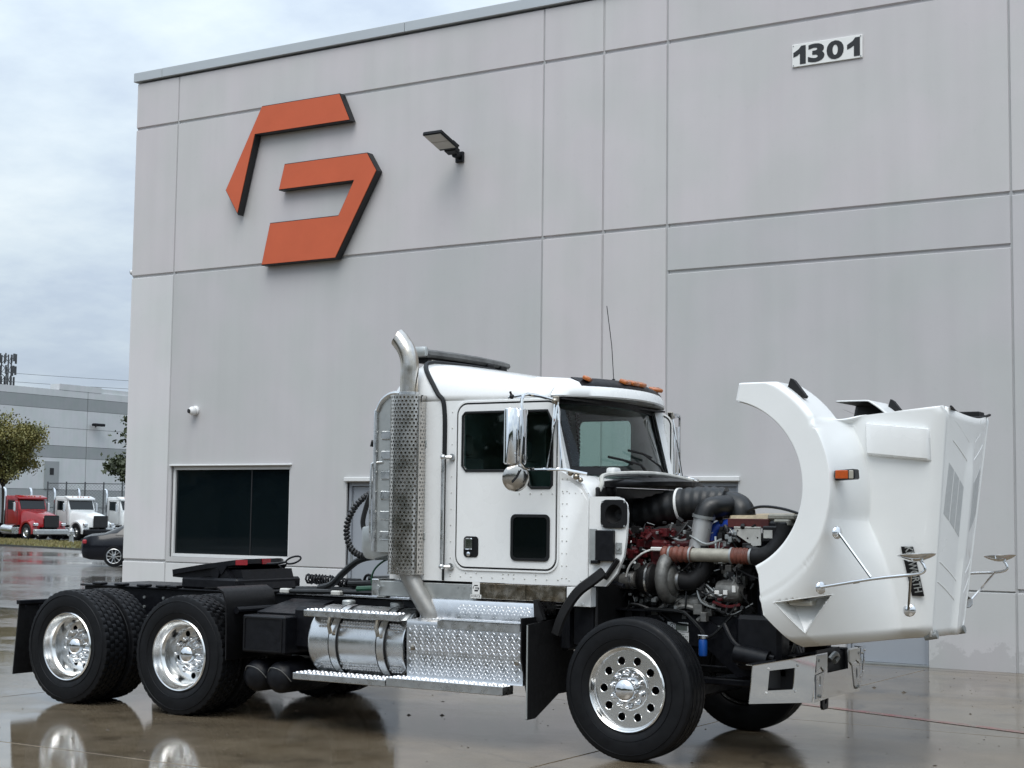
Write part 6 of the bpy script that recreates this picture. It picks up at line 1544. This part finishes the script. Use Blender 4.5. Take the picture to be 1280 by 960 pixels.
for i in range(NZ + 1):
    z = zc0 + (zc1 - zc0) * i / NZ; xc, yc = crease(z); row = []
    for j in range(NY + 1):
        u = -1 + 2 * j / NY; y = u * (yc - .004 - .045)
        crown = .05 * (1 - u * u); rg_ = .030 * max(0, 1 - max(0, abs(y) - .045) / .02) * min(1, (2.35 - z) / .25 if z > 2.1 else 1) if z < 2.35 else 0
        dip = -.10 * ((z - 2.45) / .125) ** 2 * 0 if z > 2.45 else 0
        row.append((xc + crown + rg_ - .012, y, z - (.05 * (1 - u * u) * ((z - 2.3) / .27) if z > 2.3 else 0)))
    rows_.append(row)
hb.loft(rows_, closed=False)
hood = hb.obj('hood', 'hood_white', TR, 40); 
def orient(o, want):
    me = o.data; n = sum((p.normal * p.area for p in me.polygons), Vector())
    if n.dot(want) < 0: me.flip_normals()
orient(hood, V3(1, 0, 0)); dark_solid(hood)
for s_ in (-1, 1):
    b = B(); b.loft(hood_grid(s_), closed=False); bmesh.ops.delete(b.bm, geom=[f for f in b.bm.faces if in_pocket(f.calc_center_median().x, f.calc_center_median().z, 1.02) and abs(f.calc_center_median().y) > .5], context='FACES'); o = b.obj('hood_side', 'hood_white', hood, 50); orient(o, V3(.2, s_, 0)); dark_solid(o)
    # wheel arch lip returning inwards and fender top inner flange (upper, behind the hood)
    b = B(); b.loft([[(FX + math.cos(ph) * .618, s_ * 1.165, FZ + math.sin(ph) * .618), (FX + math.cos(ph) * .616, s_ * 1.08, FZ + math.sin(ph) * .616)] for ph in phis if ph > PH_IN], closed=False); o = b.obj('arch_lip', 'hood_white', hood, 50); dark_solid(o, .008)
    # inner splash liner under the fender
    b = B(); b.loft([[(FX + math.cos(p_) * .66, s_ * 1.10, FZ + math.sin(p_) * .66), (FX + math.cos(p_) * .70, s_ * .62, FZ + math.sin(p_) * .70)] for p_ in phis if R(-60) < p_ < R(72)], closed=False); b.obj('fender_liner', 'hood_inner', hood, 50)
    # little black hood latch on the fender
    b = B(); c = V3(FX + math.cos(R(52)) * .845, s_ * 1.10, FZ + math.sin(R(52)) * .845); b.plate([(-.03, .075), (-.005, .06), (.085, -.055), (.075, -.07), (-.055, .0), (-.035, .06)], (), lambda u, v: (c.x + u + .0, c.y, c.z + v + .02), (0, s_ * -.05, 0)); b.obj('hood_latch', 'black_rubber', hood)
    # cowl-side scoop
    b = B(); rings = []
    for z, o_ in ((2.435, .0), (2.425, .045), (2.33, .06), (2.22, .055), (2.205, .025), (2.20, .0)):
        zz = z
        rings.append([(x, s_ * (side_y(x, zz - (x - 1.64) * .02, 1.1, 0) + (o_ * k_ if o_ else -.01)), zz - (x - 1.64) * .10 + .03) for x, k_ in ((1.635, 0), (1.65, .7), (1.70, 1), (2.0, .9), (2.055, .7), (2.075, 0))])
    b.loft(rings, closed=False); o = b.obj('intake_scoop', 'white_paint', hood, 45); orient(o, V3(0, s_, 0)); dark_solid(o, .006)
    # nameplate
    npz = lambda u, v: V3(1.935 + u, s_ * (side_y(1.935 + u, v, 1.3, -.3) + .006), v)
    q0 = npz(-.04, 1.585); q1 = npz(.02, 1.25)
    b = B(); b.loft([[p + V3(-.044, 0, 0), p + V3(.040, 0, 0), p + V3(.040, s_ * .016, 0), p + V3(-.044, s_ * .016, 0)] for p in (npz(-.042, 1.59), npz(.02, 1.245))]); npl = b.obj('nameplate', 'black_plastic', hood)
    dn_ = (q1 - q0).normalized(); ac = V3(1, 0, 0) - dn_ * dn_.x
    if s_ < 0: text('lettering', 'KENWORTH', 'dull_aluminium', npl, q0 + V3(-.018, -.018, 0), dn_, ac, .056, .325, .004, .012)
    else: text('lettering', 'KENWORTH', 'dull_aluminium', npl, q1 + V3(-.02, .0145, 0), -dn_, ac, .042, .325, .004, .012)
    # side marker lamp
    b = B(); y = s_ * 1.12; b.box(1.59, 1.735, y - .05, y + .05, 2.045, 2.115, .008, Matrix.Translation((1.66, 0, 2.08)) @ Matrix.Rotation(R(-4), 4, 'Y') @ Matrix.Translation((-1.66, 0, -2.08))); ml = b.obj('marker_lamp', 'black_plastic', hood)
    b = B(); b.box(1.60, 1.69, y + s_ * .052 - .006, y + s_ * .052 + .006, 2.052, 2.11, .004); b.obj('lens', 'orange_lens', ml); b = B(); b.box(1.695, 1.728, y + s_ * .052 - .005, y + s_ * .052 + .005, 2.052, 2.11, .004); b.obj('clear_lens', 'lamp_lens', ml)
    # fender mirror on its three struts
    b = B(); ym = s_ * 1.30; fo = 0 if s_ < 0 else -.15; fz_o = 0 if s_ < 0 else -.05       # the far arm is folded back a little
    b.tube([(1.52, s_ * 1.24, 1.315), (1.90 + fo * .6, ym, 1.385 + fz_o * .6), (2.12 + fo, ym, 1.415 + fz_o), (2.22 + fo, ym, 1.43 + fz_o), (2.255 + fo, ym, 1.455 + fz_o), (2.245 + fo, ym, 1.49 + fz_o), (2.225 + fo, ym, 1.515 + fz_o)], .011, 8, 3)
    b.tube([(1.635, s_ * 1.20, 1.68), (1.89 + fo * .6, ym, 1.395 + fz_o * .6)], .010, 6); b.tube([(1.965, s_ * .75, 1.165), (2.16 + fo, ym, 1.42 + fz_o)], .010, 6); b.lathe([(.013, -.02), (.013, .02)], (1.78, s_ * 1.276, 1.362), (1, 0, .18), 10)
    for c_, n_ in (((1.505, s_ * 1.20, 1.31), (1.0, s_ * .55, 0)), ((1.62, s_ * 1.19, 1.685), (1.0, s_ * .5, 0)), ((1.955, s_ * .70, 1.155), (.1, s_, 0))): b.lathe([(.045, -.004), (.045, .003), (.038, .010), (.014, .016), (.0, .02)], c_, n_, 20)
    fm = b.obj('fender_mirror', 'chrome', hood, 50)
    b = B(); b.lathe([(.0, -.040), (.04, -.036), (.09, -.018), (.122, .0), (.126, .007), (.120, .011), (.0, .013)], (2.20 + fo, ym, 1.545 + fz_o), (-.08, .05, 1), 40); b.obj('mirror_glass', 'chrome', fm, 60)
    # headlamp sunk in its crisp-edged pocket
    def sp(x, z, o_=0.0): dx, dz = x - FX, z - FZ; return V3(x, s_ * (side_y(x, z, math.hypot(dx, dz), math.atan2(dz, dx)) + o_), z)
    cxp, czp = (TA[0] + TB[0] + TC[0]) / 3, (TA[1] + TB[1] + TC[1]) / 3
    lip = []
    for p_, q_ in ((TA, TB), (TB, TC), (TC, TA)):
        for k in range(14): lip.append((p_[0] + (q_[0] - p_[0]) * k / 14, p_[1] + (q_[1] - p_[1]) * k / 14))
    b = B(); b.loft([[sp(cxp + (x - cxp) * k_, czp + (z - czp) * k_, o_) for x, z in lip] for k_, o_ in ((1.10, -.004), (1.04, .003), (1.0, .002), (.985, -.012))], caps=False); o = b.obj('pocket_rim', 'hood_white', hood, 60)
    A_, B_, C_ = sp(*TA), sp(*TB), sp(*TC)
    Ad, Bd = A_.lerp(B_, .16), A_.lerp(B_, .80); Ad.y = A_.y - s_ * .20; Bd.y = B_.y - s_ * .16; Cd = C_ + V3(0, -s_ * .004, 0); Ad.z -= .012; Bd.z -= .012
    b = B(); b._new([A_, B_, Bd, Ad, Cd], [(0, 1, 2, 3), (0, 3, 4), (1, 4, 2), (3, 2, 4)]); b.obj('lamp_pocket', 'hood_white', hood, 0)
    hc = A_.lerp(B_, .42)
    b = B(); b.box(hc.x - .085, hc.x + .085, hc.y - s_ * .13 if s_ > 0 else hc.y + .02, hc.y - .02 if s_ > 0 else hc.y + .13, hc.z - .045, hc.z - .004, .012, None, 2); b.obj('headlamp', 'lamp_lens', hood, 50)
    b = B(); b.cyl((1.95, s_ * .34, .955), (2.04, s_ * .34, .972), .03, 12); b.obj('hinge_bush', 'galvanised', hood)
# vents pressed into the hood top either side of the ridge
for s_ in (-1, 1):
    for k in range(3):
        u0, u1 = .10 + k * .105, .10 + k * .105 + .092
        b = B()
        def hv(y, z, d_): xc, yc = crease(z); uu = y / (yc - .049); return (xc + .05 * (1 - uu * uu) - .012 + d_, y, z)
        z_lo = lambda y: 1.66 + .55 * (y - .10); z_hi = lambda y: 2.02 + .55 * (y - .10)
        b.loft([[hv(s_ * y, z_lo(y), .0015), hv(s_ * y, z_hi(y), .0015), hv(s_ * y, z_hi(y), -.01), hv(s_ * y, z_lo(y), -.01)] for y in (u0, (u0 + u1) / 2, u1)]); b.obj('hood_vent', 'vent_grey', hood, 30)
    for k, z0 in enumerate((2.22, 2.36, 1.36, 1.22)):
        b = B(); b.tube([Vector(hv(s_ * y, z0 + .45 * (y - .1), -.001)) for y in (.07, .15, .25, .33, .38)], .0042, 6, 3); b.obj('pressed_rib', 'hood_white', hood, 60)
# rubber seal at the rear edge of the hood and hood prop hardware
b = B(); b.tube([(2.20, -.50, 2.575), (2.185, -.3, 2.545), (2.17, 0, 2.53), (2.185, .3, 2.545), (2.20, .50, 2.575)], .010, 6, 4); b.obj('hood_seal', 'black_rubber', hood)
b = B(); b.box(1.95, 2.14, .42, .57, 2.50, 2.60, .006); b.obj('hood_corner', 'black_rubber', hood)
b = B(); b.tube([(.98, -.40, .80), (1.05, -.5, .92), (1.12, -.55, 1.10), (1.10, -.6, 1.25)], .012, 6, 4); P_(b, 'hood_cable', 'galvanised')
